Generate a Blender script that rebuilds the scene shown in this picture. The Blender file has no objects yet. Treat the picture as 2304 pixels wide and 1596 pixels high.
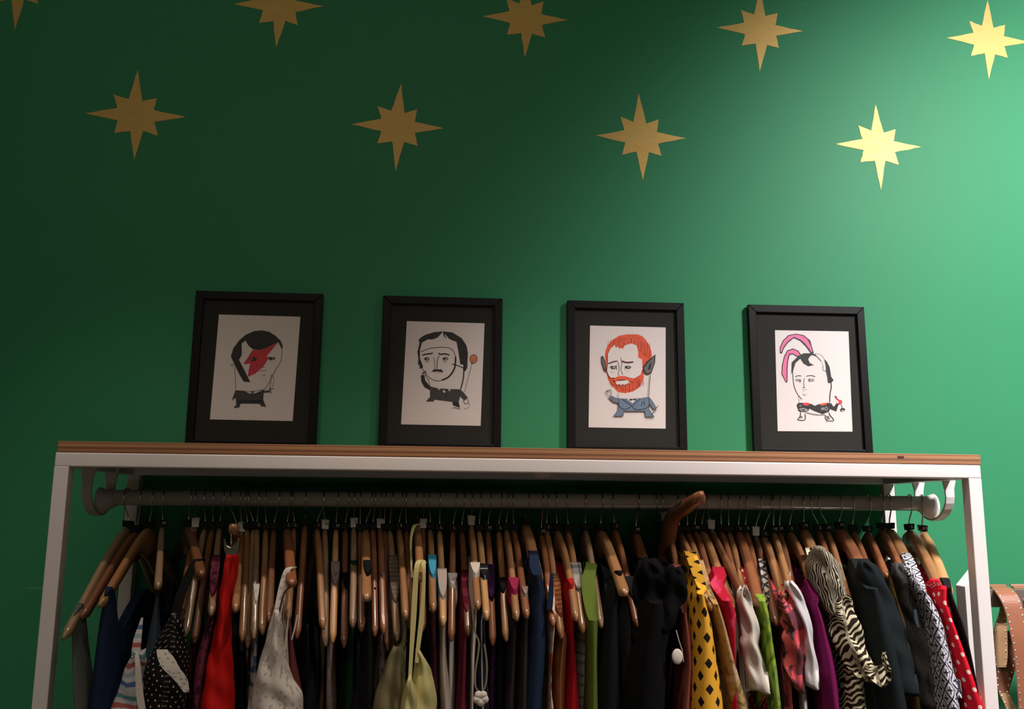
import bpy, bmesh, math, random
from mathutils import Vector, Matrix
from mathutils.geometry import tessellate_polygon
random.seed(7)
V = Vector
SC = bpy.context.scene
COL = SC.collection

# ------------------------------------------------------------------ camera
FPX = 2080.0
PSI, PITCH, RHO = math.radians(3.86), math.radians(9.87), 0.010
FW = V((math.sin(PSI)*math.cos(PITCH), math.cos(PSI)*math.cos(PITCH), math.sin(PITCH)))
R0 = V((math.cos(PSI), -math.sin(PSI), 0)); U0 = R0.cross(FW)
RI = math.cos(RHO)*R0 + math.sin(RHO)*U0; UI = -math.sin(RHO)*R0 + math.cos(RHO)*U0
CO = V((0, 0, 1.5))
cam = bpy.data.cameras.new('camera'); camo = bpy.data.objects.new('camera', cam); COL.objects.link(camo)
m3 = Matrix((RI, UI, -FW)).transposed()
camo.matrix_world = Matrix.Translation(CO) @ m3.to_4x4()
cam.sensor_width = 36; cam.lens = FPX/2304*36; cam.clip_start = 0.02
SC.camera = camo
SC.view_settings.view_transform = 'Standard'; SC.view_settings.look = 'None'
SC.view_settings.gamma = 1; SC.view_settings.use_curve_mapping = False
SC.view_settings.exposure = 0.0

# ------------------------------------------------------------------ world and lamps
w = bpy.data.worlds.new('room_world'); SC.world = w; w.use_nodes = True
w.node_tree.nodes['Background'].inputs[0].default_value = (0.5, 0.45, 0.4, 1)
w.node_tree.nodes['Background'].inputs[1].default_value = 0.02

def spot(name, loc, aim, power, color, size, blend, radius):
    l = bpy.data.lights.new(name, 'SPOT'); o = bpy.data.objects.new(name, l); COL.objects.link(o)
    o.location = loc; o.rotation_euler = (V(aim)-V(loc)).to_track_quat('-Z', 'Y').to_euler()
    l.energy = power; l.color = color; l.spot_size = math.radians(size); l.spot_blend = blend; l.shadow_soft_size = radius
    return o
# white track lamp washing the right of the wall, steep warm downlights over the rack, one soft warm lamp in the room
spot('wall_spotlight', (1.80, 0.35, 3.12), (1.84, 2.09, 1.58), 440, (1.0, 0.96, 0.97), 93, 1.0, 0.16)
spot('rack_downlight_right', (1.25, 1.00, 3.15), (1.15, 1.62, 1.30), 55, (1.0, 0.86, 0.76), 52, 0.8, 0.03)
spot('rack_downlight_middle', (0.30, 1.08, 3.15), (0.30, 1.62, 1.30), 84, (1.0, 0.82, 0.70), 54, 0.9, 0.03)
spot('rack_downlight_left', (-0.65, 1.05, 3.15), (-0.65, 1.62, 1.30), 36, (1.0, 0.83, 0.72), 52, 0.9, 0.03)
al = bpy.data.lights.new('room_lamp', 'AREA'); alo = bpy.data.objects.new('room_lamp', al); COL.objects.link(alo)
al.shape = 'RECTANGLE'; al.size = 2.4; al.size_y = 0.8; al.energy = 17; al.color = (1.0, 0.86, 0.74)
alo.location = (-0.3, -0.6, 3.28); alo.rotation_euler = (math.radians(48), 0, 0)

bl = bpy.data.lights.new('rod_fill_light', 'AREA'); blo = bpy.data.objects.new('rod_fill_light', bl); COL.objects.link(blo)  # added fill, no real fixture: brightens the rod from low behind the camera
bl.shape = 'RECTANGLE'; bl.size = 1.6; bl.size_y = 0.5; bl.energy = 3.6; bl.color = (1.0, 0.86, 0.78)
blo.location = (0.5, -2.2, 0.9); blo.rotation_euler = (math.radians(95), 0, 0)

# ------------------------------------------------------------------ helpers
def ray(x, y): return FW + RI*((x-1152)/FPX) - UI*((y-798)/FPX)
def at(x, y, Y):
    d = ray(x, y); return CO + d*(Y/d.y)
def on_plane(x, y, p0, n):
    d = ray(x, y); return CO + d*((p0-CO).dot(n)/d.dot(n))

def tag(o, label=None, cat=None, group=None, kind=None):
    if label: o['label'] = label
    if cat: o['category'] = cat
    if group: o['group'] = group
    if kind: o['kind'] = kind
    return o
def empty(name, loc=(0, 0, 0), label=None, cat=None, group=None):
    o = bpy.data.objects.new(name, None); COL.objects.link(o); o.location = loc; o.empty_display_size = .05
    return tag(o, label, cat, group)
def obj(name, verts, faces, mats, parent=None, smooth=False, fm=None, uvs=None):
    me = bpy.data.meshes.new(name)
    base = V(parent.location) if parent is not None and parent.parent is None else V((0, 0, 0))
    if parent is not None and parent.parent is not None: base = V(parent.parent.location) + V(parent.location)
    me.from_pydata([tuple(V(v)-base) for v in verts], [], faces)
    if not isinstance(mats, (list, tuple)): mats = [mats]
    for m in mats: me.materials.append(m)
    if fm: me.polygons.foreach_set('material_index', fm)
    if smooth: me.polygons.foreach_set('use_smooth', [True]*len(me.polygons))
    if uvs:
        ul = me.uv_layers.new(name='UVMap')
        for lp in me.loops: ul.data[lp.index].uv = uvs[lp.vertex_index]
    me.validate(); me.update()
    bm = bmesh.new(); bm.from_mesh(me); bmesh.ops.recalc_face_normals(bm, faces=bm.faces); bm.to_mesh(me); bm.free()
    o = bpy.data.objects.new(name, me); COL.objects.link(o)
    if parent is not None: o.parent = parent
    return o

BOXF = [(0,1,2,3), (7,6,5,4), (0,4,5,1), (1,5,6,2), (2,6,7,3), (3,7,4,0)]
def boxv(lo, hi):
    a, b = V(lo), V(hi)
    return [V(p) for p in ((a.x,a.y,a.z),(b.x,a.y,a.z),(b.x,b.y,a.z),(a.x,b.y,a.z),(a.x,a.y,b.z),(b.x,a.y,b.z),(b.x,b.y,b.z),(a.x,b.y,b.z))]
def box(name, lo, hi, m, parent=None, bevel=0.0, seg=2):
    o = obj(name, boxv(lo, hi), BOXF, m, parent)
    if bevel:
        b = o.modifiers.new('bevel', 'BEVEL'); b.width = bevel; b.segments = seg; b.limit_method = 'ANGLE'
        o.data.polygons.foreach_set('use_smooth', [True]*len(o.data.polygons))
        wn = o.modifiers.new('wn', 'WEIGHTED_NORMAL')
    return o
def frames(path):
    T = []
    for i in range(len(path)):
        a = path[max(0, i-1)]; b = path[min(len(path)-1, i+1)]
        T.append((b-a).normalized())
    return T
def sweep(path, sec, up, closed_ends=True):
    """sec: list of (side, up) offsets or function i -> list; returns verts, faces"""
    vs, fs = [], []
    T = frames(path); n = None
    for i, p in enumerate(path):
        s = sec(i) if callable(sec) else sec
        n = len(s); side = T[i].cross(up).normalized(); u2 = side.cross(T[i]).normalized()
        for (a, b) in s: vs.append(p + side*a + u2*b)
    for i in range(len(path)-1):
        for j in range(n):
            k = (j+1) % n
            fs.append((i*n+j, i*n+k, (i+1)*n+k, (i+1)*n+j))
    if closed_ends:
        fs.append(tuple(range(n))[::-1]); fs.append(tuple((len(path)-1)*n+j for j in range(n)))
    return vs, fs
def circ(r, n=8): return [(r*math.cos(2*math.pi*k/n), r*math.sin(2*math.pi*k/n)) for k in range(n)]
def lerp(a, b, t): return a+(b-a)*t
def sstep(t):
    t = max(0.0, min(1.0, t)); return t*t*(3-2*t)
def interp(tab, x, c=1):
    if x <= tab[0][0]: return tab[0][c]
    for i in range(len(tab)-1):
        if x <= tab[i+1][0]:
            t = (x-tab[i][0])/max(1e-9, tab[i+1][0]-tab[i][0]); return lerp(tab[i][c], tab[i+1][c], t)
    return tab[-1][c]

# ------------------------------------------------------------------ materials
class NT:
    def __init__(s, name):
        s.m = bpy.data.materials.new(name); s.m.use_nodes = True; s.t = s.m.node_tree
        s.b = s.t.nodes['Principled BSDF']
    def n(s, typ, **kw):
        nd = s.t.nodes.new(typ)
        for k, v in kw.items(): setattr(nd, k, v)
        return nd
    def l(s, a, b): s.t.links.new(a, b)
    def math(s, op, a, b=None, c=None):
        nd = s.n('ShaderNodeMath', operation=op)
        for i, v in enumerate((a, b, c)):
            if v is None: continue
            if isinstance(v, (int, float)): nd.inputs[i].default_value = v
            else: s.l(v, nd.inputs[i])
        return nd.outputs[0]
    def mix(s, f, a, b):
        nd = s.n('ShaderNodeMix', data_type='RGBA')
        if isinstance(f, (int, float)): nd.inputs[0].default_value = f
        else: s.l(f, nd.inputs[0])
        for i, v in ((6, a), (7, b)):
            if isinstance(v, tuple): nd.inputs[i].default_value = (*v, 1) if len(v) == 3 else v
            else: s.l(v, nd.inputs[i])
        return nd.outputs[2]
    def uv(s):
        u = s.n('ShaderNodeUVMap'); sp = s.n('ShaderNodeSeparateXYZ'); s.l(u.outputs[0], sp.inputs[0])
        return u.outputs[0], sp.outputs[0], sp.outputs[1]
    def noise(s, vec, scale, detail=3, dist=0.0):
        nd = s.n('ShaderNodeTexNoise'); nd.inputs['Scale'].default_value = scale
        nd.inputs['Detail'].default_value = detail; nd.inputs['Distortion'].default_value = dist
        if vec is not None: s.l(vec, nd.inputs['Vector'])
        return nd.outputs[0]
    def bump(s, h, strength=0.3, dist=0.001):
        nd = s.n('ShaderNodeBump'); nd.inputs['Strength'].default_value = strength
        nd.inputs['Distance'].default_value = dist; s.l(h, nd.inputs['Height']); s.l(nd.outputs[0], s.b.inputs['Normal'])
    def obc(s): return s.n('ShaderNodeTexCoord').outputs['Object']
    def set(s, **kw):
        for k, v in kw.items():
            i = s.b.inputs[k.replace('_', ' ')]
            if isinstance(v, tuple): i.default_value = (*v, 1)
            elif isinstance(v, (int, float)): i.default_value = v
            else: s.l(v, i)
        return s.m
def plain(name, c, rough=.6, metal=0.0, spec=.5, var=.12, nscale=40, bump=0.0, coat=0.0):
    t = NT(name); nz = t.noise(t.obc(), nscale, 4)
    dk = tuple(x*(1-var) for x in c); lt = tuple(min(1, x*(1+var)) for x in c)
    t.set(Base_Color=t.mix(nz, dk, lt), Roughness=rough, Metallic=metal)
    t.b.inputs['Specular IOR Level'].default_value = spec
    t.b.inputs['Coat Weight'].default_value = coat; t.b.inputs['Coat Roughness'].default_value = .12
    if bump: t.bump(nz, bump, .001)
    return t.m

def wall_mat():
    t = NT('green_wall_paint'); c = t.obc()
    a = t.noise(c, 1.6, 5); b = t.noise(c, 260, 2); r = t.noise(c, 9, 5)
    col = t.mix(a, (0.036, 0.225, 0.105), (0.044, 0.265, 0.126))
    # pale dry scuffs in the paint
    mp = t.n('ShaderNodeMapping'); mp.inputs['Scale'].default_value = (3.0, 1, 60); t.l(c, mp.inputs[0])
    sc = t.noise(mp.outputs[0], 1.4, 3); s2 = t.noise(c, 2.6, 1)
    f = t.math('MULTIPLY', t.math('GREATER_THAN', sc, .735), t.math('GREATER_THAN', s2, .56))
    col = t.mix(t.math('MULTIPLY', f, .2), col, (.25, .5, .38))
    t.set(Base_Color=col, Roughness=.5)
    t.b.inputs['Specular IOR Level'].default_value = .12
    t.bump(b, .12, .0006); return t.m
def gold_mat():
    t = NT('gold_star_paint'); c = t.obc()
    mp = t.n('ShaderNodeMapping'); mp.inputs['Scale'].default_value = (14, 14, 60); t.l(c, mp.inputs[0])
    a = t.noise(mp.outputs[0], 1.5, 5, .6)
    t.set(Base_Color=t.mix(a, (.50, .31, .075), (.68, .46, .13)), Roughness=t.math('MULTIPLY_ADD', a, .2, .42), Metallic=.25)
    t.bump(a, .25, .0008); return t.m
def ply_mat():
    t = NT('plywood_edge'); c = t.obc()
    sp = t.n('ShaderNodeSeparateXYZ'); t.l(c, sp.inputs[0])
    mp = t.n('ShaderNodeMapping'); mp.inputs['Scale'].default_value = (6, 20, 420); t.l(c, mp.inputs[0])
    g = t.noise(mp.outputs[0], 1.0, 5, .3)
    mp2 = t.n('ShaderNodeMapping'); mp2.inputs['Scale'].default_value = (2.2, 4, 10); t.l(c, mp2.inputs[0])
    wv = t.noise(mp2.outputs[0], 1.3, 3)
    z = t.math('ADD', t.math('SUBTRACT', sp.outputs[2], 1.603), t.math('MULTIPLY', wv, .0022))
    r = t.n('ShaderNodeValToRGB'); t.l(t.math('DIVIDE', z, .020), r.inputs[0]); cr = r.color_ramp
    stops = [(0, (.16,.05,.02)), (.12, (.40,.17,.075)), (.34, (.50,.23,.11)), (.38, (.20,.075,.03)), (.56, (.24,.09,.03)),
             (.60, (.55,.27,.13)), (.84, (.52,.25,.115)), (.90, (.24,.09,.035)), (1, (.42,.19,.08))]
    cr.elements[0].position = 0; cr.elements[0].color = (*stops[0][1], 1)
    cr.elements[1].position = 1; cr.elements[1].color = (*stops[-1][1], 1)
    for p, k in stops[1:-1]: e = cr.elements.new(p); e.color = (*k, 1)
    col = t.mix(t.math('MULTIPLY', g, .7), r.outputs[0], (.22, .10, .045))
    t.set(Base_Color=col, Roughness=.6); t.bump(g, .3, .0008); return t.m
def wood_mat(name, c, c2):
    t = NT(name); c0 = t.obc()
    mp = t.n('ShaderNodeMapping'); mp.inputs['Scale'].default_value = (120, 12, 60); t.l(c0, mp.inputs[0])
    g = t.noise(mp.outputs[0], 1.2, 5, .5)
    t.set(Base_Color=t.mix(g, c, c2), Roughness=.32)
    t.b.inputs['Coat Weight'].default_value = .35; t.b.inputs['Coat Roughness'].default_value = .1
    t.bump(g, .08, .0005); return t.m

WALL = wall_mat(); GOLD = gold_mat(); PLY = ply_mat()
WHITEP = plain('white_rack_paint', (.78, .74, .73), .38, var=.03, nscale=6, coat=.2)
def chipped():
    t = NT('chipped_white_paint'); c = t.obc()
    n1 = t.noise(c, 7, 4); n2 = t.noise(c, 34, 3)
    f = t.math('MULTIPLY', t.math('GREATER_THAN', n1, .66), t.math('GREATER_THAN', n2, .64))
    t.set(Base_Color=t.mix(f, t.mix(n1, (.74, .69, .68), (.82, .77, .76)), (.25, .21, .19)), Roughness=.38)
    t.bump(n1, .1, .002); return t.m
WHITEP = chipped()
ROD = plain('grey_rod_paint', (.56, .50, .49), .5, var=.12, nscale=14, bump=.1)
UNDER = plain('shelf_underside', (.07, .07, .062), .8)
STEEL = plain('hook_steel', (.62, .60, .57), .22, metal=1.0, var=.05)
BLACKP = plain('black_plastic', (.008, .008, .009), .45, spec=.2)
WHITEPL = plain('white_plastic', (.85, .82, .78), .5)
INKW = plain('letter_white', (.75, .75, .72), .6); INKB = plain('letter_black', (.02, .02, .02), .6)
FRAMEB = plain('black_frame_wood', (.006, .006, .006), .45, spec=.15, var=.2, nscale=20)
MATB = plain('charcoal_mat_board', (.030, .030, .028), .85, spec=.1, var=.1, nscale=90)
PAPER = plain('drawing_paper', (.73, .68, .665), .75, var=.02, nscale=5)
def glass():
    t = NT('frame_glass'); t.t.nodes.remove(t.b)
    tr = t.n('ShaderNodeBsdfTransparent'); gl = t.n('ShaderNodeBsdfGlossy'); gl.inputs['Roughness'].default_value = .02
    fr = t.n('ShaderNodeFresnel'); fr.inputs[0].default_value = 1.45
    mx = t.n('ShaderNodeMixShader'); ge = t.n('ShaderNodeNewGeometry'); t.l(t.math('MULTIPLY', fr.outputs[0], t.math('SUBTRACT', 1.0, ge.outputs['Backfacing'])), mx.inputs[0]); t.l(tr.outputs[0], mx.inputs[1]); t.l(gl.outputs[0], mx.inputs[2])
    t.l(mx.outputs[0], t.t.nodes['Material Output'].inputs[0]); return t.m
GLASS = glass()
WOODS = {'light': wood_mat('pale_beech', (.48, .25, .095), (.58, .34, .15)), 'mid': wood_mat('honey_wood', (.29, .135, .052), (.38, .19, .08)),
         'red': wood_mat('reddish_wood', (.22, .08, .034), (.29, .112, .048)), 'dark': wood_mat('walnut_wood', (.15, .062, .028), (.21, .09, .042)),
         'grey': wood_mat('dull_olive_wood', (.25, .16, .09), (.33, .21, .12))}

_fab = {}
def fabric(name, kind, *cs, s=30.0, r=.25, rough=.85, sheen=0.0, ang=0.0):
    if name in _fab: return _fab[name]
    t = NT(name); uvv, u, v = t.uv()
    weave = t.noise(uvv, 900, 2); soft = t.noise(uvv, 12, 4)
    def lat(sc, metric, r, rot=0.0, sq=1.0):
        mp = t.n('ShaderNodeMapping'); mp.inputs['Scale'].default_value = (sc, sc*sq, 1); mp.inputs['Rotation'].default_value = (0, 0, rot)
        t.l(uvv, mp.inputs[0]); out = None
        for off in (0.0, .5):
            sp = t.n('ShaderNodeSeparateXYZ'); t.l(mp.outputs[0], sp.inputs[0])
            a = t.math('ABSOLUTE', t.math('SUBTRACT', t.math('FRACT', t.math('ADD', sp.outputs[0], off+100)), .5))
            b = t.math('ABSOLUTE', t.math('SUBTRACT', t.math('FRACT', t.math('ADD', sp.outputs[1], off+100)), .5))
            if metric == 'l1': d = t.math('ADD', a, b)
            elif metric == 'l2': d = t.math('SQRT', t.math('ADD', t.math('MULTIPLY', a, a), t.math('MULTIPLY', b, b)))
            else: d = t.math('MAXIMUM', a, b)
            q = t.math('LESS_THAN', d, r); out = q if out is None else t.math('MAXIMUM', out, q)
        return out
    if kind == 'plain': col = t.mix(soft, tuple(x*.86 for x in cs[0]), tuple(min(1, x*1.1) for x in cs[0]))
    elif kind == 'dots': col = t.mix(lat(s, 'l2', r), cs[0], cs[1])
    elif kind == 'diamonds': col = t.mix(lat(s, 'l1', r, ang, .8), cs[0], cs[1])
    elif kind == 'zebra':
        wv = t.n('ShaderNodeTexWave'); wv.inputs['Scale'].default_value = s; wv.inputs['Distortion'].default_value = 9
        wv.inputs['Detail'].default_value = 1.2; wv.inputs['Detail Scale'].default_value = 1.1
        mp = t.n('ShaderNodeMapping'); mp.inputs['Rotation'].default_value = (0, 0, ang); t.l(uvv, mp.inputs[0]); t.l(mp.outputs[0], wv.inputs[0])
        col = t.mix(t.math('GREATER_THAN', wv.outputs[1], .56), cs[0], cs[1])
    elif kind == 'plaid':
        f1 = t.math('LESS_THAN', t.math('FRACT', t.math('MULTIPLY', t.math('ADD', u, 9), s)), .16)
        f2 = t.math('LESS_THAN', t.math('FRACT', t.math('MULTIPLY', t.math('ADD', v, 9), s)), .16)
        f3 = t.math('LESS_THAN', t.math('ABSOLUTE', t.math('SUBTRACT', t.math('FRACT', t.math('MULTIPLY', t.math('ADD', v, 9), s)), .5)), .06)
        col = t.mix(t.math('MULTIPLY', t.math('ADD', f1, f2), .5), cs[0], cs[1]); col = t.mix(t.math('MULTIPLY', f3, .6), col, cs[1])
    elif kind == 'hstripe':
        q = t.n('ShaderNodeValToRGB'); q.color_ramp.interpolation = 'CONSTANT'
        t.l(t.math('FRACT', t.math('MULTIPLY', t.math('ADD', v, t.math('MULTIPLY', soft, .006)), s)), q.inputs[0]); k = len(cs)
        q.color_ramp.elements[0].color = (*cs[0], 1); q.color_ramp.elements[1].position = (k-1)/k; q.color_ramp.elements[1].color = (*cs[-1], 1)
        for i in range(1, k-1): e = q.color_ramp.elements.new(i/k); e.color = (*cs[i], 1)
        col = q.outputs[0]
    elif kind == 'vstripe':
        col = t.mix(t.math('LESS_THAN', t.math('FRACT', t.math('MULTIPLY', t.math('ADD', u, 9), s)), r), cs[0], cs[1])
    elif kind == 'floral':
        q = t.n('ShaderNodeValToRGB'); q.color_ramp.interpolation = 'EASE'; k = len(cs)
        nz = t.noise(uvv, s, 2.5, 1.6); t.l(nz, q.inputs[0])
        q.color_ramp.elements[0].position = .38; q.color_ramp.elements[0].color = (*cs[0], 1); q.color_ramp.elements[1].position = .66; q.color_ramp.elements[1].color = (*cs[-1], 1)
        for i in range(1, k-1): e = q.color_ramp.elements.new(.38+.28*i/(k-1)); e.color = (*cs[i], 1)
        col = q.outputs[0]
    elif kind == 'patch':   # hard edged blotches
        q = t.n('ShaderNodeTexVoronoi'); q.inputs['Scale'].default_value = s; t.l(uvv, q.inputs['Vector'])
        sp = t.n('ShaderNodeSeparateColor'); t.l(q.outputs['Color'], sp.inputs[0])
        q2 = t.n('ShaderNodeValToRGB'); q2.color_ramp.interpolation = 'CONSTANT'; t.l(sp.outputs[0], q2.inputs[0]); k = len(cs)
        q2.color_ramp.elements[0].color = (*cs[0], 1); q2.color_ramp.elements[1].position = (k-1)/k; q2.color_ramp.elements[1].color = (*cs[-1], 1)
        for i in range(1, k-1): e = q2.color_ramp.elements.new(i/k); e.color = (*cs[i], 1)
        col = t.mix(t.math('MULTIPLY', soft, .3), q2.outputs[0], cs[0])
    elif kind == 'lattice':
        mp = t.n('ShaderNodeMapping'); mp.inputs['Scale'].default_value = (s, s*.82, 1); mp.inputs['Rotation'].default_value = (0, 0, math.pi/4); t.l(uvv, mp.inputs[0])
        sp = t.n('ShaderNodeSeparateXYZ'); t.l(mp.outputs[0], sp.inputs[0])
        a = t.math('ABSOLUTE', t.math('SUBTRACT', t.math('FRACT', t.math('ADD', sp.outputs[0], 100)), .5))
        b = t.math('ABSOLUTE', t.math('SUBTRACT', t.math('FRACT', t.math('ADD', sp.outputs[1], 100)), .5))
        line = t.math('GREATER_THAN', t.math('MAXIMUM', a, b), .43)
        fl = t.math('MULTIPLY', t.math('LESS_THAN', t.math('ABSOLUTE', t.math('SUBTRACT', a, b)), .09), t.math('LESS_THAN', t.math('MAXIMUM', a, b), .24))
        cen = t.math('LESS_THAN', t.math('ADD', a, b), .16)
        col = t.mix(t.math('MAXIMUM', line, t.math('MAXIMUM', fl, cen)), cs[0], cs[1])
    elif kind == 'twotone':
        col = t.mix(t.math('GREATER_THAN', t.math('ADD', v, t.math('MULTIPLY', u, .6)), r), cs[0], cs[1])
    elif kind == 'lace':
        q = t.n('ShaderNodeTexVoronoi'); q.inputs['Scale'].default_value = s; t.l(uvv, q.inputs['Vector'])
        f = t.math('LESS_THAN', q.outputs[0], .34); n2 = t.noise(uvv, s*3.2, 2)
        col = t.mix(t.math('MULTIPLY', f, n2), cs[0], cs[1])
    t.set(Base_Color=col, Roughness=rough); t.b.inputs['Sheen Weight'].default_value = sheen; t.b.inputs['Sheen Roughness'].default_value = .5
    t.b.inputs['Specular IOR Level'].default_value = .12
    t.bump(weave, .25, .0006)
    _fab[name] = t.m; return t.m

# ------------------------------------------------------------------ room
WY = 2.09
def quad(name, pts, m, kind='structure'):
    o = obj(name, pts, [tuple(range(len(pts)))], m); tag(o, kind=kind); return o
PLAST = plain('warm_white_plaster', (.55, .50, .44), .85, var=.05, nscale=3)
FLOORM = plain('worn_wood_floor', (.30, .21, .15), .55, var=.2, nscale=8)
tag(box('wall_back', (-2.6, WY, 0), (3.4, WY+.12, 3.35), WALL), kind='structure')
tag(box('floor', (-2.6, -2.6, -.1), (3.4, WY, 0), FLOORM), kind='structure')
tag(box('ceiling', (-2.6, -2.6, 3.35), (3.4, WY+.12, 3.45), PLAST), kind='structure')
tag(box('wall_left', (-2.7, -2.6, 0), (-2.6, WY+.12, 3.35), PLAST), kind='structure')
tag(box('wall_right', (3.4, -2.6, 0), (3.5, WY+.12, 3.35), PLAST), kind='structure')
tag(box('wall_front', (-2.7, -2.7, 0), (3.5, -2.6, 3.35), PLAST), kind='structure')

# ------------------------------------------------------------------ gold stars
STAR_N = [(-.028,-.488), (.064,-.155), (.206,-.202), (.182,-.062), (.503,.015), (.185,.070), (.226,.215), (.079,.175), (.028,.512),
          (-.050,.175), (-.214,.207), (-.174,.065), (-.498,-.022), (-.182,-.075), (-.224,-.226), (-.075,-.172)]
def star(tips, label):
    (lx, ly), (rx, ry), (tx, ty), (bx, by) = tips
    ux, uy = rx-lx, ry-ly; vx, vy = bx-tx, by-ty
    cx, cy = (lx+rx)/2, (ly+ry)/2
    pts = []
    rnd = random.Random(int(lx))
    for (a, b) in STAR_N:
        # normalised with the reference star's own axes
        if (a, b) == STAR_N[0]: x, y = tx, ty
        elif (a, b) == STAR_N[4]: x, y = rx, ry
        elif (a, b) == STAR_N[8]: x, y = bx, by
        elif (a, b) == STAR_N[12]: x, y = lx, ly
        else:
            x = cx + a*ux + b*vx*.6 + rnd.uniform(-1, 1); y = cy + a*uy + b*vy + rnd.uniform(-1, 1)
        pts.append((x, y))
    dense = []
    for i in range(16):
        p, q = pts[i], pts[(i+1) % 16]
        for k in range(4):
            t = k/4; j = 0 if k == 0 else .7
            dense.append((lerp(p[0], q[0], t)+rnd.uniform(-j, j), lerp(p[1], q[1], t)+rnd.uniform(-j, j)))
    n = len(dense); c = at(cx, cy, WY-.0008)
    fr = [at(x, y, WY-.0008) for x, y in dense]; bk = [V((p.x, WY+.001, p.z)) for p in fr]
    vs = [c]+fr+bk; fs = []
    for i in range(n):
        j = (i+1) % n; fs += [(0, 1+i, 1+j), (1+i, 1+n+i, 1+n+j, 1+j)]
    o = obj('wall_star', [p-c for p in vs], fs, GOLD); o.location = c
    tag(o, label, 'star', 'gold stars painted on the green wall')
star([(-70,-42),(146,-34),(42,-140),(34,68)], 'gold painted star cut off by the top left corner of the picture')
star([(526,9),(728,14),(631,-95),(621,107)], 'gold painted star with its top cut off, above and between the two leftmost picture frames')
star([(1086,37),(1279,45),(1184,-62),(1181,130)], 'gold painted star in the middle of the upper row, top point out of view')
star([(1613,62),(1807,70),(1711,-28),(1709,162)], 'gold painted star in the upper row, above the gap between the two rightmost frames')
star([(2130,85),(2318,95),(2222,0),(2225,179)], 'brightly lit gold star in the upper right corner, right point cut off')
star([(192,255),(418,263),(310,157),(302,360)], 'dull gold star leftmost in the lower row, up and left of the framed bolt drawing')
star([(791,280),(999,289),(903,188),(890,385)], 'gold star of the lower row above the framed moustache drawing')
star([(1340,305),(1544,311),(1437,210),(1446,406)], 'gold star of the lower row above the framed red beard drawing')
star([(1880,324),(2073,331),(1970,235),(1982,427)], 'bright pale gold star of the lower row, above the pink rabbit ears drawing')

# ------------------------------------------------------------------ garment rack
X0, X1, Y0, Y1 = -.697, 1.009, 1.700, 2.074
TB = .026; ZB = 1.577; ZT = 1.603; ZS = 1.6225
rack = empty('garment_rack', (0.156, 1.887, 0), 'long white steel clothes rack with a plywood shelf against the green wall', 'clothes rack')
for (x, y) in ((X0, Y0), (X1-TB, Y0), (X0+.012, Y1-TB), (X1-TB, Y1-TB)):
    box('leg', (x, y, 0.0), (x+TB, y+TB, ZB+.001), WHITEP, rack, .002)
for y in (Y0, Y1-TB): box('beam', (X0, y, ZB), (X1, y+TB, ZT), WHITEP, rack, .003)
for x in (X0, X1-TB): box('side_rail', (x, Y0+TB, ZB), (x+TB, Y1-TB, ZT-.001), WHITEP, rack, .002)
for z in (.18,):
    for y in (Y0, Y1-TB): box('lower_beam', (X0+TB, y, z), (X1-TB, y+TB, z+TB), WHITEP, rack, .002)
    for x in (X0, X1-TB): box('lower_rail', (x, Y0+TB, z), (x+TB, Y1-TB, z+TB), WHITEP, rack, .002)
shelf = box('shelf_board', (X0+.003, Y0+.0005, ZT), (X1+.001, Y1-.001, ZS), [PLY, UNDER], rack, .0012)
shelf['label'] = 'plywood shelf board with striped layered edge'
und = box('shelf_underside', (X0+TB, Y0+TB, ZT-.010), (X1-TB, Y1-TB, ZT-.0005), UNDER, rack)
und['label'] = 'dark grey underside panel of the shelf'
# chips in the plywood edge
box('edge_knot', (at(2020,1031,Y0).x, Y0-.0002, at(2020,1031,Y0).z), (at(2034,1031,Y0).x, Y0+.004, at(2020,1027,Y0).z+.0006), plain('dark_red_knot', (.09,.012,.01), .6), rack)
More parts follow.
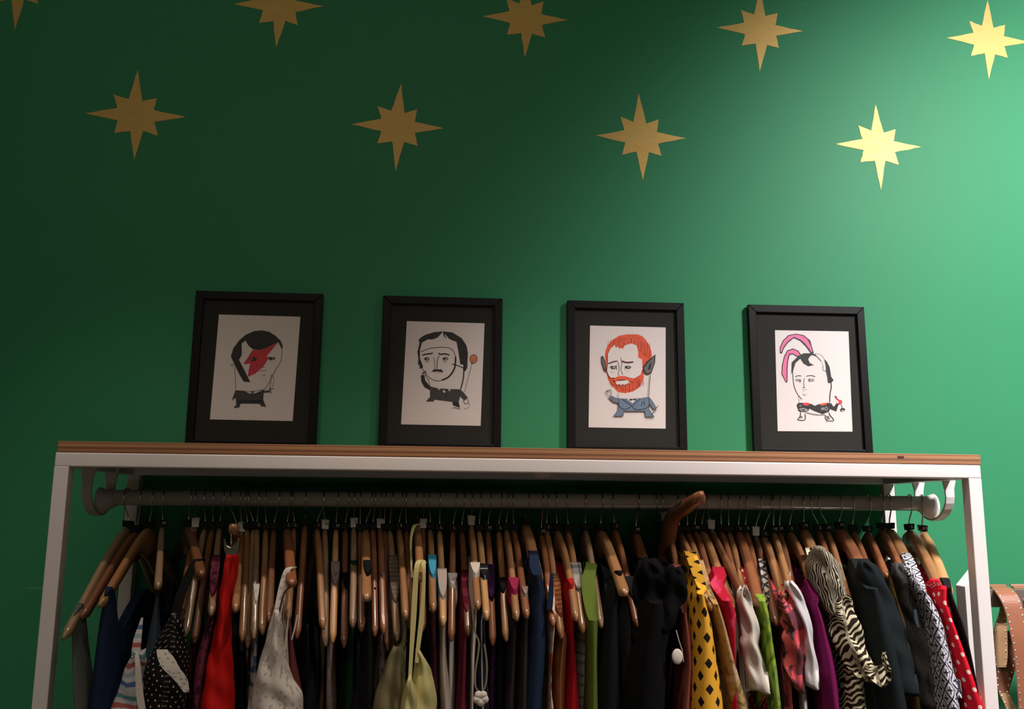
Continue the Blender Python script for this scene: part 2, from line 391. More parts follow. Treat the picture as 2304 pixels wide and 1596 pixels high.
# rod with flared cups and U straps
RY, RZ, RR = 1.875, 1.527, .0150
rx0, rx1 = at(226, 1120, RY).x, at(2098, 1134, RY).x
def tube(name, path, r, m, parent, n=20, up=V((0,0,1))):
    vs, fs = sweep([V(p) for p in path], (lambda i: circ(r[i], n)) if isinstance(r, list) else circ(r, n), up)
    return obj(name, vs, fs, m, parent, smooth=True)
rz0, rz1 = 1.5265, 1.5325
def rodz(x): return lerp(rz0, rz1, (x-rx0)/(rx1-rx0))
tube('hanging_rod', [(rx0, RY, rz0), (rx1, RY, rz1)], RR, ROD, rack, 28)['label'] = 'grey painted hanging rod'
for s, x in ((1, rx0), (-1, rx1)):
    z = rodz(x)
    tube('rod_cup', [(x-s*.002, RY, z-.006), (x+s*.004, RY, z-.006), (x+s*.014, RY, z-.004), (x+s*.03, RY, z)], [.026, .0255, .020, .0155], ROD if s == 1 else WHITEP, rack, 24)
    sec = [(-.008, -.0022), (.008, -.0022), (.008, .0022), (-.008, .0022)]
    path = []
    hw = .062; top = ZT-.012; cz = z+.012; ri = .045
    path.append(V((x-s*.004, RY-hw, top)))
    path.append(V((x-s*.004, RY-hw+.001, top-.03)))
    for k in range(0, 13):
        a = math.pi + math.pi*k/12
        path.append(V((x-s*.004, RY+hw*math.cos(a)*(1-.10*math.sin(-a)), cz + ri*math.sin(a))))
    path.append(V((x-s*.004, RY+hw-.001, top-.03))); path.append(V((x-s*.004, RY+hw, top)))
    # sweep with section across X
    vs, fs = [], []
    T = frames(path)
    for i, p in enumerate(path):
        nrm = V((1, 0, 0)).cross(T[i]).normalized(); wd = .009 if 1 < i < len(path)-2 else (.010 if i in (1, len(path)-2) else .017)
        for (a, b) in ((-1, -1), (1, -1), (1, 1), (-1, 1)): vs.append(p + V((wd*a, 0, 0)) + nrm*(.0024*b))
    for i in range(len(path)-1):
        for j in range(4): fs.append((i*4+j, i*4+(j+1) % 4, (i+1)*4+(j+1) % 4, (i+1)*4+j))
    fs += [(0,1,2,3), tuple(len(vs)-4+j for j in range(4))]
    o = obj('rod_bracket', vs, fs, ROD if s == 1 else WHITEP, rack, smooth=False)
    b = o.modifiers.new('bevel', 'BEVEL'); b.width = .0012; b.segments = 2
# middle clip under the front beam
cp = at(1222, 1062, Y0+.03)
vs = []; 
for (a, b) in ((-.021, .004), (.022, .004), (.014, -.003), (.005, -.008), (-.012, -.008), (-.017, -.003)):
    vs.append(V((cp.x+a, Y0+.026, ZB+b)))
vs += [v+V((0, .012, 0)) for v in vs]
obj('rod_clip', vs, [tuple(range(6)), tuple(range(6, 12))[::-1]]+[(i, (i+1) % 6, 6+(i+1) % 6, 6+i) for i in range(6)], ROD, rack)

# ------------------------------------------------------------------ framed drawings
INK = {'black': plain('ink_black', (.012, .011, .012), .6), 'grey': plain('ink_grey', (.16, .15, .15), .7), 'red': plain('ink_red', (.60, .03, .05), .6),
       'orange': plain('ink_orange_red', (.72, .10, .04), .7, var=.3, nscale=120), 'dorange': plain('ink_dark_orange', (.48, .045, .022), .7), 'lorange': plain('ink_light_orange', (.80, .24, .14), .7),
       'blue': plain('ink_slate_blue', (.13, .19, .28), .7, var=.3, nscale=90), 'pink': plain('ink_pink', (.72, .16, .33), .7), 'brown': plain('ink_brown', (.10, .018, .012), .7),
       'balloon': plain('ink_balloon_orange', (.62, .20, .10), .7), 'paper': PAPER, 'char': plain('ink_charcoal', (.05, .048, .05), .7, var=.5, nscale=110), 'midgrey': plain('ink_ear_grey', (.15, .13, .13), .7),
       'purple': plain('ink_purple', (.12, .03, .16), .7), 'lgrey': plain('ink_light_grey', (.42, .40, .40), .7)}
INKL = list(INK)
def ell(c, rx, ry, n=18, rot=0): return [(c[0]+rx*math.cos(2*math.pi*k/n), c[1]+ry*math.sin(2*math.pi*k/n)) for k in range(n)]
def stroke_poly(pts, wd):
    L, R_ = [], []; n = len(pts)
    for i, p in enumerate(pts):
        a = pts[max(0, i-1)]; b = pts[min(n-1, i+1)]
        dx, dy = b[0]-a[0], b[1]-a[1]; d = math.hypot(dx, dy) or 1
        h = wd/2*(.55 if i in (0, n-1) else 1)
        L.append((p[0]-dy/d*h, p[1]+dx/d*h)); R_.append((p[0]+dy/d*h, p[1]-dx/d*h))
    return L, R_
def smooth_line(pts, k=4):
    if len(pts) < 3: return pts
    out = []
    P = [pts[0]]+list(pts)+[pts[-1]]
    for i in range(1, len(P)-2):
        for j in range(k):
            t = j/k; a, b, c, d = P[i-1], P[i], P[i+1], P[i+2]
            out.append(tuple(.5*((2*b[m])+(-a[m]+c[m])*t+(2*a[m]-5*b[m]+4*c[m]-d[m])*t*t+(-a[m]+3*b[m]-3*c[m]+d[m])*t**3) for m in (0, 1)))
    out.append(tuple(pts[-1])); return out

def picture(org, sc, corners, prn, drawing, label, dlabel, lean=(2.069, 2.072)):
    def px(p): return (org[0]+p[0]/sc, org[1]+p[1]/sc)
    TL, TR, BL, BR = [px(c) for c in corners]
    Yb, Yt = lean
    ptl, ptr = at(*TL, Yt), at(*TR, Yt)
    def down(t, b):
        for k in range(2000):
            q = 1+k*.0005
            p = at(t[0]+(b[0]-t[0])*q, t[1]+(b[1]-t[1])*q, Yb)
            if p.z <= ZS+.0012: return p
        return p
    pbl, pbr = down(TL, BL), down(TR, BR)
    u = ((ptr-ptl)+(pbr-pbl)).normalized(); vv = ((ptl-pbl)+(ptr-pbr)); vv = (vv-u*vv.dot(u)).normalized(); nrm = u.cross(vv).normalized()   # toward camera
    if nrm.y > 0: nrm = -nrm
    W = ((ptr-ptl).length+(pbr-pbl).length)/2; H = ((ptl-pbl).length+(ptr-pbr).length)/2
    c0 = (pbl+pbr)/2 - u*W/2
    if c0.z < ZS+.0012: c0.z = ZS+.0012
    lo = min((c0).z, (c0+u*W).z); c0.z += max(0, ZS+.0012-lo)
    root = empty('picture_frame', c0+u*W/2, label, 'picture frame', 'framed drawings on the rack shelf')
    def P(a, b, d): return c0+u*a+vv*b+nrm*d
    B, BB, DP = .0180, .032, .014
    # moulding: four mitred bars
    for (a0, a1, b0, b1) in (((0,0),(W,0),(W-B,BB),(B,BB)), ((W,0),(W,H),(W-B,H-B),(W-B,BB)), ((W,H),(0,H),(B,H-B),(W-B,H-B)), ((0,H),(0,0),(B,BB),(B,H-B))):
        q = [a0, a1, b0, b1]
        o = obj('moulding', [P(*c, 0) for c in q]+[P(*c, -DP) for c in q], BOXF, FRAMEB, root)
        b = o.modifiers.new('bevel', 'BEVEL'); b.width = .0012; b.segments = 2
    md = -.008
    def slab(name, a0, b0, a1, b1, d0, d1, m):
        q = [(a0, b0), (a1, b0), (a1, b1), (a0, b1)]
        return obj(name, [P(*c, d0) for c in q]+[P(*c, d1) for c in q], BOXF, m, root)
    slab('mat_board', B*.8, B*.8, W-B*.8, H-B*.8, md-.0006, md-.0035, MATB)
    slab('backing_board', B*.5, B*.5, W-B*.5, H-B*.5, md-.004, -DP-.0005, FRAMEB)
    slab('glass_pane', B*.9, B*.9, W-B*.9, H-B*.9, -.0035, -.0048, GLASS)
    p0 = P(0, 0, md)
    q = [on_plane(*px(c), p0, nrm) for c in prn]
    pr = obj('drawing_sheet', [x+nrm*.0002 for x in q]+[x-nrm*.001 for x in q], BOXF, PAPER, root); pr['label'] = dlabel
    # the ink of the drawing: thin flat shapes on the sheet
    vs, fs, fm = [], [], []
    for li, (kind, colr, *a) in enumerate(drawing):
        d = .00035+li*.00002; mi = INKL.index(colr)
        if kind == 'F':
            pts = smooth_line(list(a[0])+[a[0][0]], 3)[:-1] if len(a) > 1 and a[1] == 's' else a[0]
            p3 = [on_plane(*px(c), p0, nrm)+nrm*d for c in pts]; b0 = len(vs); vs += p3
            for tri in tessellate_polygon([[V((c[0], c[1], 0)) for c in pts]]): fs.append(tuple(b0+k for k in tri)); fm.append(mi)
        else:
            L, R_ = stroke_poly(smooth_line(a[1], 4), a[0]); b0 = len(vs); n = len(L)
            vs += [on_plane(*px(c), p0, nrm)+nrm*d for c in L]+[on_plane(*px(c), p0, nrm)+nrm*d for c in R_]
            for i in range(n-1): fs.append((b0+i, b0+i+1, b0+n+i+1, b0+n+i)); fm.append(mi)
    me = bpy.data.meshes.new('ink_drawing'); me.from_pydata([tuple(x-root.location) for x in vs], [], fs)
    for k in INKL: me.materials.append(INK[k])
    me.polygons.foreach_set('material_index', fm); me.update()
    o = bpy.data.objects.new('ink_drawing', me); COL.objects.link(o); o.parent = root

def hatch(colr, x0, x1, yf0, yf1, n, wd, seed, slant=0):
    r = random.Random(seed); out = []
    for k in range(n):
        t = (k+r.random())/n; x = lerp(x0, x1, t)
        out.append(('S', colr, wd, [(x+r.uniform(-4, 4), yf0(t)+r.uniform(-8, 8)), (x+slant+r.uniform(-6, 6), yf1(t)+r.uniform(-10, 10))]))
    return out
D1 = [('F','black',[(640,945),(600,880),(560,800),(515,700),(540,620),(600,540),(660,490),(740,455),(815,447),(890,462),(950,500),(1000,550),(1020,600),(1012,637),(1000,610),(975,562),(920,590),(860,620),(790,640),(730,632),(690,600),(665,560),(660,545),(620,575),(622,640),(620,690),(595,735),(620,780),(660,860),(705,952)]),
 ('F','red',[(975,562),(920,592),(860,622),(790,641),(730,636),(690,700),(640,777),(706,770),(690,830),(680,900),(760,862),(830,800),(868,740),(892,705),(860,702)]),
 ('S','purple',8,[(730,640),(690,705),(642,776)]), ('S','purple',6,[(704,775),(684,890)]),
 ('F','char',ell((738,728),30,22)), ('F','black',ell((742,732),12,10)), ('F','char',ell((902,722),18,17)), ('F','char',ell((932,720),15,15)), ('F','paper',ell((930,720),5,5)), ('F','paper',ell((722,726),6,4)),
 ('S','grey',6,[(838,700),(832,760),(828,805),(846,808)]), ('S','grey',5,[(788,845),(825,838),(862,840)]), ('S','grey',5,[(818,885),(835,888),(850,874)]),
 ('S','grey',6,[(1012,630),(1002,740),(950,830),(905,920),(870,980),(838,1030)]), ('S','grey',6,[(553,800),(558,900),(562,1028)]), ('S','grey',6,[(545,772),(525,778),(524,792),(545,796)]), ('S','grey',4,[(562,1030),(700,1040),(835,1022)]),
 ('F','char',[(560,1030),(650,1035),(690,1060),(740,1060),(775,1050),(835,1022),(840,1035),(895,1030),(895,1050),(835,1055),(830,1120),(845,1160),(862,1190),(812,1186),(792,1160),(610,1158),(600,1195),(542,1203),(572,1160),(562,1105),(548,1110),(530,1132),(535,1095),(550,1060)]),
 ('F','black',[(565,1130),(825,1120),(840,1165),(795,1158),(610,1158),(568,1165)]),
 ('F','paper',[(682,1042),(705,1062),(716,1046)]), ('F','paper',[(738,1044),(752,1062),(775,1046)]), ('F','black',ell((727,1048),14,7)),
 ('S','purple',9,[(908,875),(895,1020)]), ('S','grey',4,[(912,880),(934,920),(918,1005)]), ('S','black',12,[(905,1062),(900,1005)]), ('S','black',8,[(880,1022),(938,1014)])]
D2 = [('F','black',[(740,445),(830,455),(920,510),(965,580),(978,650),(972,790),(950,825),(938,762),(905,755),(890,650),(870,545),(830,530),(800,515),(770,480),(755,470),(780,520),(750,490),(742,462)]),
 ('F','black',[(740,445),(660,452),(575,478),(545,495),(515,520),(512,548),(522,545),(500,640),(510,700),(506,760),(520,765),(522,800),(545,795),(555,780),(525,700),(525,620),(545,550),(600,520),(640,522),(690,505),(730,462)]),
 ('S','black',6,[(528,640),(620,606),(720,596),(800,602),(840,630),(862,700),(850,790),(800,870),(710,912),(640,900),(580,850),(545,790)]),
 ('S','black',16,[(862,680),(852,790),(800,872),(730,908)]), ('S','black',13,[(545,670),(600,658),(635,655),(643,645)]), ('S','black',13,[(700,650),(720,662),(760,658),(805,670)]), ('S','black',16,[(700,655),(735,663)]),
 ('F','grey',ell((590,705),26,17)), ('F','lgrey',ell((594,728),18,12)), ('F','grey',ell((765,703),28,16)), ('F','lgrey',ell((760,726),20,12)), ('F','black',ell((578,704),12,9)), ('F','black',ell((752,703),12,9)), ('F','paper',ell((596,704),4,4)), ('F','paper',ell((772,703),4,4)),
 ('S','grey',6,[(655,690),(664,750),(668,800),(680,808)]), ('S','black',6,[(708,672),(690,720),(686,800),(700,808)]),
 ('F','black',[(634,828),(655,804),(690,806),(728,804),(746,832),(690,824)]), ('S','lgrey',5,[(668,838),(720,836)]), ('S','lgrey',5,[(670,880),(692,886)]),
 ('S','black',7,[(825,752),(890,772),(950,800)]), ('F','black',[(930,790),(972,775),(965,800),(948,826)]), ('S','black',11,[(938,760),(936,880),(908,998)]), ('S','grey',6,[(580,870),(610,920),(622,985)]),
 ('F','char',[(620,965),(700,985),(800,990),(905,993),(935,1020),(978,1075),(945,1100),(905,1060),(890,1110),(902,1168),(835,1142),(835,1112),(660,1090),(655,1108),(580,1108),(620,1065),(620,1000),(570,975),(540,925),(533,860),(565,855),(575,910),(610,955)]),
 ('F','black',[(833,1112),(890,1110),(902,1168),(835,1142)]), ('F','black',[(533,860),(565,855),(575,910),(622,968),(620,1000),(570,975),(540,925)]),
 ('S','black',6,[(548,855),(552,830),(560,845),(572,822),(582,830),(575,870)]),
 ('F','paper',[(692,985),(706,1002),(716,988)]), ('F','paper',[(738,1005),(752,1028),(768,1018),(755,1002)]), ('F','paper',[(790,990),(800,1015),(816,998)]),
 ('F','black',ell((1032,705),37,43)), ('F','balloon',ell((1032,705),32,38)), ('S','brown',4,[(1012,712),(1030,722),(1048,708)]), ('F','black',ell((1016,746),8,5)), ('S','grey',4,[(1018,750),(996,830),(972,920),(945,1020)]),
 ('S','grey',5,[(948,1085),(935,1105),(960,1130),(985,1118),(975,1085)]), ('S','lgrey',4,[(985,1120),(998,1140),(975,1170),(940,1176)]), ('S','grey',5,[(830,1170),(865,1166),(880,1176),(908,1176)])]
D3 = [('F','orange',[(480,700),(465,640),(470,590),(490,540),(520,500),(550,475),(600,445),(680,430),(780,432),(820,450),(850,480),(885,530),(905,590),(912,640),(880,680),(842,710),(832,780),(836,840),(800,920),(740,968),(660,988),(590,978),(545,930),(495,860),(480,780)])]
D3 += hatch('lorange', 520, 890, lambda t: 500-50*math.sin(t*3.0)+40*t, lambda t: 560-60*math.sin(t*3.0)+90*t, 30, 5, 3, -8)
D3 += hatch('dorange', 500, 900, lambda t: 490-50*math.sin(t*3.0)+50*t, lambda t: 560-60*math.sin(t*3.0)+110*t, 34, 4, 4, -6)
D3 += hatch('dorange', 500, 830, lambda t: 860+10*math.sin(t*6), lambda t: 900+70*math.sin(t*3.1), 36, 5, 5, 4)
D3 += hatch('lorange', 510, 820, lambda t: 870, lambda t: 880+80*math.sin(t*3.1), 22, 4, 6, 4)
D3 += [('F','paper',[(492,700),(492,620),(515,572),(558,530),(562,552),(575,560),(585,545),(600,570),(620,560),(632,572),(650,540),(690,525),(720,520),(765,540),(780,600),(775,650),(815,672),(820,760),(800,815),(740,852),(690,840),(650,828),(600,828),(560,842),(520,845),(500,820),(485,780)]),
 ('F','orange',[(540,862),(560,842),(600,826),(640,828),(690,842),(740,856),(740,880),(690,872),(640,862),(600,872),(570,880)]),
 ('F','paper',[(562,882),(600,872),(640,868),(680,868),(702,890),(670,900),(650,912),(632,902),(615,918),(600,900),(580,912)]),
 ('S','black',9,[(582,866),(618,868),(654,860)]),
 ('F','black',[(430,638),(448,640),(472,690),(482,795),(455,770),(433,700)]), ('F','midgrey',[(438,652),(448,655),(464,700),(472,772),(456,752),(440,700)]),
 ('F','black',[(942,622),(938,700),(902,802),(870,815),(840,800),(824,765),(826,735),(870,680)]), ('F','midgrey',[(932,642),(928,700),(896,792),(870,804),(848,790),(834,760),(838,742),(880,690)]), ('F','black',[(905,690),(895,760),(868,770),(880,720)]),
 ('S','brown',12,[(492,712),(540,694),(584,686)]), ('S','brown',15,[(618,684),(670,700),(735,694)]),
 ('S','black',7,[(508,745),(530,735),(560,740),(572,730),(574,770)]), ('F','char',ell((543,750),24,14)), ('F','paper',ell((548,748),9,5)), ('F','char',ell((683,746),26,14)), ('F','paper',ell((688,743),9,5)), ('S','black',7,[(650,738),(690,734),(712,745)]), ('S','black',7,[(655,740),(652,770)]),
 ('S','lgrey',5,[(520,785),(550,795)]), ('S','lgrey',5,[(665,785),(700,778)]),
 ('S','grey',6,[(584,690),(600,750),(588,808),(600,822)]), ('S','grey',6,[(610,655),(624,700),(616,770),(634,815)]),
 ('S','black',6,[(586,985),(594,1038)]), ('S','black',6,[(893,815),(884,920),(878,1028)]),
 ('F','blue',[(590,1040),(700,1045),(800,1040),(880,1025),(920,1075),(950,1130),(925,1145),(882,1085),(882,1140),(930,1214),(848,1212),(842,1160),(640,1160),(638,1205),(545,1207),(590,1150),(592,1085),(540,1070),(500,1030),(520,1012),(560,1035)])]
_o = [(590,1040),(700,1045),(800,1040),(880,1025),(920,1075),(950,1130),(925,1145),(882,1085),(882,1140),(930,1214),(848,1212),(842,1160),(640,1160),(638,1205),(545,1207),(590,1150),(592,1085),(540,1070),(500,1030),(520,1012),(560,1035),(590,1040)]
for i in range(len(_o)-1): D3.append(('S','black',6,[_o[i], _o[i+1]]))
D3 += [('S','black',5,[(594,1040),(600,1110),(650,1142),(718,1112)]), ('S','black',5,[(620,1045),(680,1080),(720,1112)]), ('S','black',5,[(878,1030),(874,1120),(760,1145),(720,1112)]), ('S','black',5,[(800,1042),(750,1080),(720,1112)]),
 ('F','paper',[(672,1046),(725,1085),(768,1044)]), ('F','black',[(696,1040),(728,1048),(758,1038),(756,1060),(728,1054),(698,1064)]),
 ('S','black',5,[(808,1110),(816,1078),(834,1076),(836,1105)]), ('S','black',5,[(502,1018),(478,988),(478,968),(492,975),(490,958),(508,968),(512,955),(524,980),(520,1008)]),
 ('S','black',8,[(970,1102),(905,1198)]), ('S','grey',5,[(925,1135),(935,1158),(955,1150)]), ('S','grey',4,[(850,1220),(890,1222),(930,1220)])]
D4 = [('F','black',[(396,568),(396,510),(426,446),(478,396),(550,383),(622,396),(684,446),(718,566),(690,574),(640,505),(590,455),(530,425),(474,470),(434,525),(416,572)]),
 ('F','pink',[(404,555),(404,512),(432,452),(482,404),(550,391),(618,404),(676,452),(704,550),(690,560),(645,495),(595,442),(530,412),(470,458),(428,515),(412,558)]),
 ('S','char',12,[(530,425),(585,442),(640,490),(690,560)]), ('S','char',9,[(660,440),(690,490),(708,550)]),
 ('F','black',[(455,850),(411,765),(416,680),(436,598),(466,541),(520,522),(574,545),(600,585),(560,604),(520,580),(490,585),(476,640),(470,720),(470,835)]),
 ('F','pink',[(455,838),(420,760),(425,680),(444,602),(472,549),(520,531),(568,552),(588,585),(562,594),(520,568),(482,575),(466,640),(460,720),(462,820)]),
 ('S','char',8,[(490,580),(520,575),(560,598)]),
 ('F','black',[(508,655),(560,605),(620,568),(700,568),(780,590),(840,645),(868,700),(882,790),(905,822),(882,852),(850,848),(845,800),(828,730),(790,650),(740,598),(700,585),(680,600),(665,625),(680,660),(718,680),(665,692),(620,665),(590,620),(545,660),(520,740),(505,765)]),
 ('F','paper',[(725,570),(770,578),(805,605),(822,650),(832,728),(808,728),(806,680),(785,635),(745,592)]), ('S','grey',5,[(725,570),(770,578),(805,605),(822,650),(832,728),(806,728),(803,680)]),
 ('S','black',7,[(518,730),(526,850),(555,940),(605,1006)]), ('S','grey',6,[(572,965),(580,1036)]), ('S','black',10,[(880,850),(882,890),(870,960),(868,1034)]), ('S','grey',6,[(838,740),(850,830)]),
 ('S','black',7,[(540,793),(570,780),(600,784)]), ('S','black',7,[(646,786),(690,778),(732,790)]),
 ('F','grey',ell((562,820),18,13)), ('F','paper',ell((560,818),8,6)), ('F','grey',ell((588,828),10,16)), ('F','grey',ell((680,822),16,16)), ('F','grey',ell((708,822),15,13)), ('F','paper',ell((690,822),6,6)), ('F','paper',ell((712,822),6,5)),
 ('S','grey',6,[(630,800),(622,850),(628,880),(614,890),(636,894)]), ('S','lgrey',5,[(604,912),(656,910)]), ('S','lgrey',4,[(615,926),(632,926)]), ('S','grey',5,[(614,955),(628,963),(646,958)]),
 ('F','black',[(555,1060),(570,1038),(600,1036),(690,1045),(725,1065),(760,1050),(850,1036),(880,1040),(905,1075),(935,1038),(952,1050),(930,1118),(872,1095),(860,1120),(800,1145),(730,1120),(680,1092),(670,1112),(640,1125),(575,1118)]),
 ('F','paper',[(672,1095),(725,1118),(800,1146),(770,1150),(690,1130),(645,1128),(668,1112)]),
 ('F','red',[(612,1036),(660,1036),(690,1046),(650,1066),(615,1056)]), ('F','orange',[(775,1052),(800,1040),(852,1034),(830,1055),(790,1064)]),
 ('F','grey',ell((590,1065),12,10)), ('F','lgrey',[(575,1095),(620,1085),(660,1100),(655,1115),(600,1112)]), ('F','black',[(585,1100),(620,1094),(650,1104),(620,1110)]),
 ('S','lgrey',5,[(792,1110),(792,1082),(802,1100),(812,1078),(812,1106)]), ('S','lgrey',5,[(828,1080),(824,1098),(836,1108),(848,1092),(838,1076),(828,1080)]),
 ('S','grey',6,[(640,1130),(730,1150),(825,1150)]),
 ('S','black',7,[(592,1120),(588,1165),(566,1196),(632,1198),(634,1140)]), ('F','grey',[(592,1160),(580,1185),(612,1178),(606,1160)]), ('S','black',7,[(825,1150),(836,1200),(906,1202),(868,1150),(860,1125)]), ('F','grey',[(836,1160),(842,1192),(872,1188),(858,1160)]),
 ('S','black',22,[(918,972),(932,990)]), ('S','red',22,[(925,985),(958,1022)]), ('F','red',ell((962,1030),24,22)), ('S','grey',9,[(976,1050),(990,1095)]), ('F','black',ell((990,1102),24,16)), ('F','lgrey',ell((990,1112),14,7)),
 ('F','paper',ell((940,1030),10,14)), ('S','lgrey',4,[(830,1214),(870,1210),(905,1214)])]
PIC = [((400,640), 1510/350, [(193,60),(1436,95),(72,1530),(1338,1535)], [(312,1312),(1115,1328),(1190,315),(400,293)], D1,
        'leftmost black frame on the shelf, drawing of a face with a red bolt', 'white sheet with a black-haired big-headed figure and a red bolt on its face'),
       ((820,640), 4.2, [(202,106),(1332,135),(130,1515),(1292,1528)], [(346,1324),(1098,1338),(1135,369),(401,348)], D2,
        'black frame second from left, drawing of a moustached figure holding an orange balloon', 'white sheet with a moustached figure in black holding an orange balloon'),
       ((1250,650), 4.2, [(134,110),(1236,135),(118,1502),(1250,1514)], [(312,1310),(1040,1323),(1040,366),(326,348)], D3,
        'black frame third from left, drawing of a red-bearded figure with pointed grey ears', 'white sheet with a red-bearded figure in a blue suit'),
       ((1660,660), 4.2, [(140,112),(1228,131),(158,1485),(1287,1498)], [(377,1304),(1084,1309),(1046,362),(351,350)], D4,
        'rightmost black frame on the shelf, drawing of a figure with long pink rabbit ears', 'white sheet with a figure wearing pink rabbit ears')]
for a in PIC: picture(*a)

#@@CLOTHES@@
# ------------------------------------------------------------------ hangers
LETTER = {}
def letter(parent, ch, c, e, aside, size, m):
    key = (ch, m.name)
    if key not in LETTER:
        cu = bpy.data.curves.new('letter_curve', 'FONT'); cu.body = ch; cu.size = 1; cu.extrude = .02; cu.align_x = 'CENTER'; cu.align_y = 'CENTER'
        t = bpy.data.objects.new('letter_curve', cu); COL.objects.link(t); bpy.context.view_layer.update()
        me = bpy.data.meshes.new_from_object(t.evaluated_get(bpy.context.evaluated_depsgraph_get())); bpy.data.objects.remove(t)
        me.materials.clear(); me.materials.append(m); LETTER[key] = me
    o = bpy.data.objects.new('size_letter', LETTER[key].copy()); COL.objects.link(o)
    M = Matrix((aside, V((0, 0, 1)), e)).transposed().to_4x4()
    o.parent = parent; o.location = c - parent.location; o.rotation_euler = M.to_euler(); o.scale = (size,)*3
    return o
DEF = dict(L3=.245)
HG = {}
def fprof(t):
    t = abs(t); return (math.sqrt(t*t+.035)-math.sqrt(.035))/(math.sqrt(1.035)-math.sqrt(.035))
class Hanger: pass
def hanger(hid, hx, nx, ny, tx, ty, tone, marker, desc, lt=None, tilt=False, L3=.245, bow=0.0, w=.0058, tall=1.0):
    h = Hanger(); h.id = hid
    N = at(nx, ny, RY); N.z -= .0
    # near end of the arm: the point of the pixel's ray at arm length from the neck, on the camera's side
    d = ray(tx, ty-7).normalized(); m = CO-N; b = m.dot(d); c = m.dot(m)-L3*L3; D = b*b-c
    T = CO + d*(-b-math.sqrt(D)) if D > 0 else CO + d*(-b)
    if D <= 0: T = N+(T-N).normalized()*L3
    e = V((T.x-N.x, T.y-N.y, 0)); L = e.length; e.normalize(); a = V((0, 0, 1)).cross(e)
    h.N, h.T, h.e, h.a, h.L, h.dz = N, T, e, a, L, N.z-T.z; h.nx = nx; h.ty = ty; h.ny = ny
    h.zarm = lambda s: N.z - h.dz*fprof(s/L)
    root = empty('wooden_hanger', N, desc, 'clothes hanger', 'wooden hangers on the rod')
    h.root = root
    rnd = random.Random(hid)
    # body: cross-sections swept from the far tip over the neck to the near tip
    K = 30; vs, fs = [], []; n = 10
    roll = 0.0; Lc, dzc = L, h.dz
    if tilt:
        Lc = L3*.87; dzc = L3*.5; roll = math.atan2(T.z-N.z, L) + math.atan2(dzc, Lc)
    for i in range(K+1):
        t = -1+2*i/K; s = t*Lc; z = -dzc*fprof(t)
        hh = (.040*math.exp(-(t/.20)**2)+.019+.006*math.exp(-((abs(t)-.5)/.3)**2))*tall; endf = 1.0
        if abs(t) > .93: endf = math.sqrt(max(0, 1-((abs(t)-.93)/.075)**2))
        ww = (w*(1.0+.18*abs(t)))*max(.25, endf); hz = hh*max(.45, endf)
        # section leans with the arm so that its end face looks forward and down
        sl = math.atan2(dzc*1.0, Lc)*min(1, abs(t)*1.6)*(1 if t > 0 else -1)
        off = bow*math.sin(math.pi*min(1, abs(t)))*1.0
        for k in range(n):
            an = 2*math.pi*k/n; ca, sa = math.cos(an), math.sin(an)
            px_ = math.copysign(abs(ca)**.6, ca)*ww; pz = (math.copysign(abs(sa)**.6, sa)-1)*hz/2
            ds = pz*math.sin(sl)*.75; dzz = pz*math.cos(sl)
            S, Z = s+ds, z+dzz
            S2 = S*math.cos(roll)-Z*math.sin(roll); Z2 = S*math.sin(roll)+Z*math.cos(roll)
            vs.append(N+e*S2+V((0, 0, Z2))+a*(px_+off))
    for i in range(K):
        for k in range(n): fs.append((i*n+k, i*n+(k+1) % n, (i+1)*n+(k+1) % n, (i+1)*n+k))
    fs += [tuple(range(n)), tuple(K*n+k for k in range(n))]
    bo = obj('hanger_body', vs, fs, WOODS[tone], root, smooth=True)
    # hook
    hp = at(hx, 1124+(hx-1152)*.0065, RY-RR-.003); X = hp.x; zr = rodz(X)
    def hk(s, z, f): 
        p = N+e*s; q = lerp(0, X-(N.x+e.x*.018), f); return V((p.x+q, p.y, z))
    top = N.z+.012
    pts = [(0, N.z-.004, 0), (0, top, 0.02), (.002, lerp(top, zr-.022, .5), .35), (.008, zr-.022, .8), (.016, zr-.012, .95), (.0195, zr, 1), (.0178, zr+.009, 1.02), (.012, zr+.0155, 1.06), (0, zr+.0178, 1.1), (-.012, zr+.0155, 1.1), (-.0195, zr+.005, 1.1), (-.0195, zr-.006, 1.1)]
    P = [hk(*p) for p in pts]; SP = []
    for i in range(len(P)-1):
        A, B, C, D_ = P[max(0, i-1)], P[i], P[i+1], P[min(len(P)-1, i+2)]
        for j in range(3):
            t = j/3; SP.append(.5*((2*B)+(C-A)*t+(2*A-5*B+4*C-D_)*t*t+(3*B-A-3*C+D_)*t**3))
    SP.append(P[-1])
    v2, f2 = sweep(SP, circ(.0014, 6), V((1, 0, .01)))
    obj('hook', v2, f2, STEEL, root, smooth=True)
    if marker:
        mm = {'b': BLACKP, 'w': WHITEPL}[marker[0]]
        c = N+V((0, 0, .0055)); hx_, hy_, hz_ = .0092 if marker[0] == 'b' else .0075, .0085, .0062 if marker[0] == 'b' else .0095
        if marker[0] == 'w': c = c+V((0, 0, .003))
        tw = rnd.uniform(-.12, .12)
        q = []
        for sz in (-1, 1):
            for (sa_, se) in ((-1, -1), (1, -1), (1, 1), (-1, 1)):
                k = .86 if sz == -1 else 1.0
                q.append(c+a*(sa_*hx_*k)+e*(se*hy_)+V((0, 0, sz*hz_+sa_*tw*hx_)))
        mk = obj('size_marker', q, BOXF, mm, root); bb = mk.modifiers.new('bevel', 'BEVEL'); bb.width = .0012; bb.segments = 2
        mk['label'] = 'black plastic size marker' if marker[0] == 'b' else 'white plastic size marker'
        if len(marker) > 1: letter(root, marker[1:], c+e*(hy_+.0006)+a*(.003), e, a, .0085, INKW if marker[0] == 'b' else INKB)
    HG[hid] = h; return h

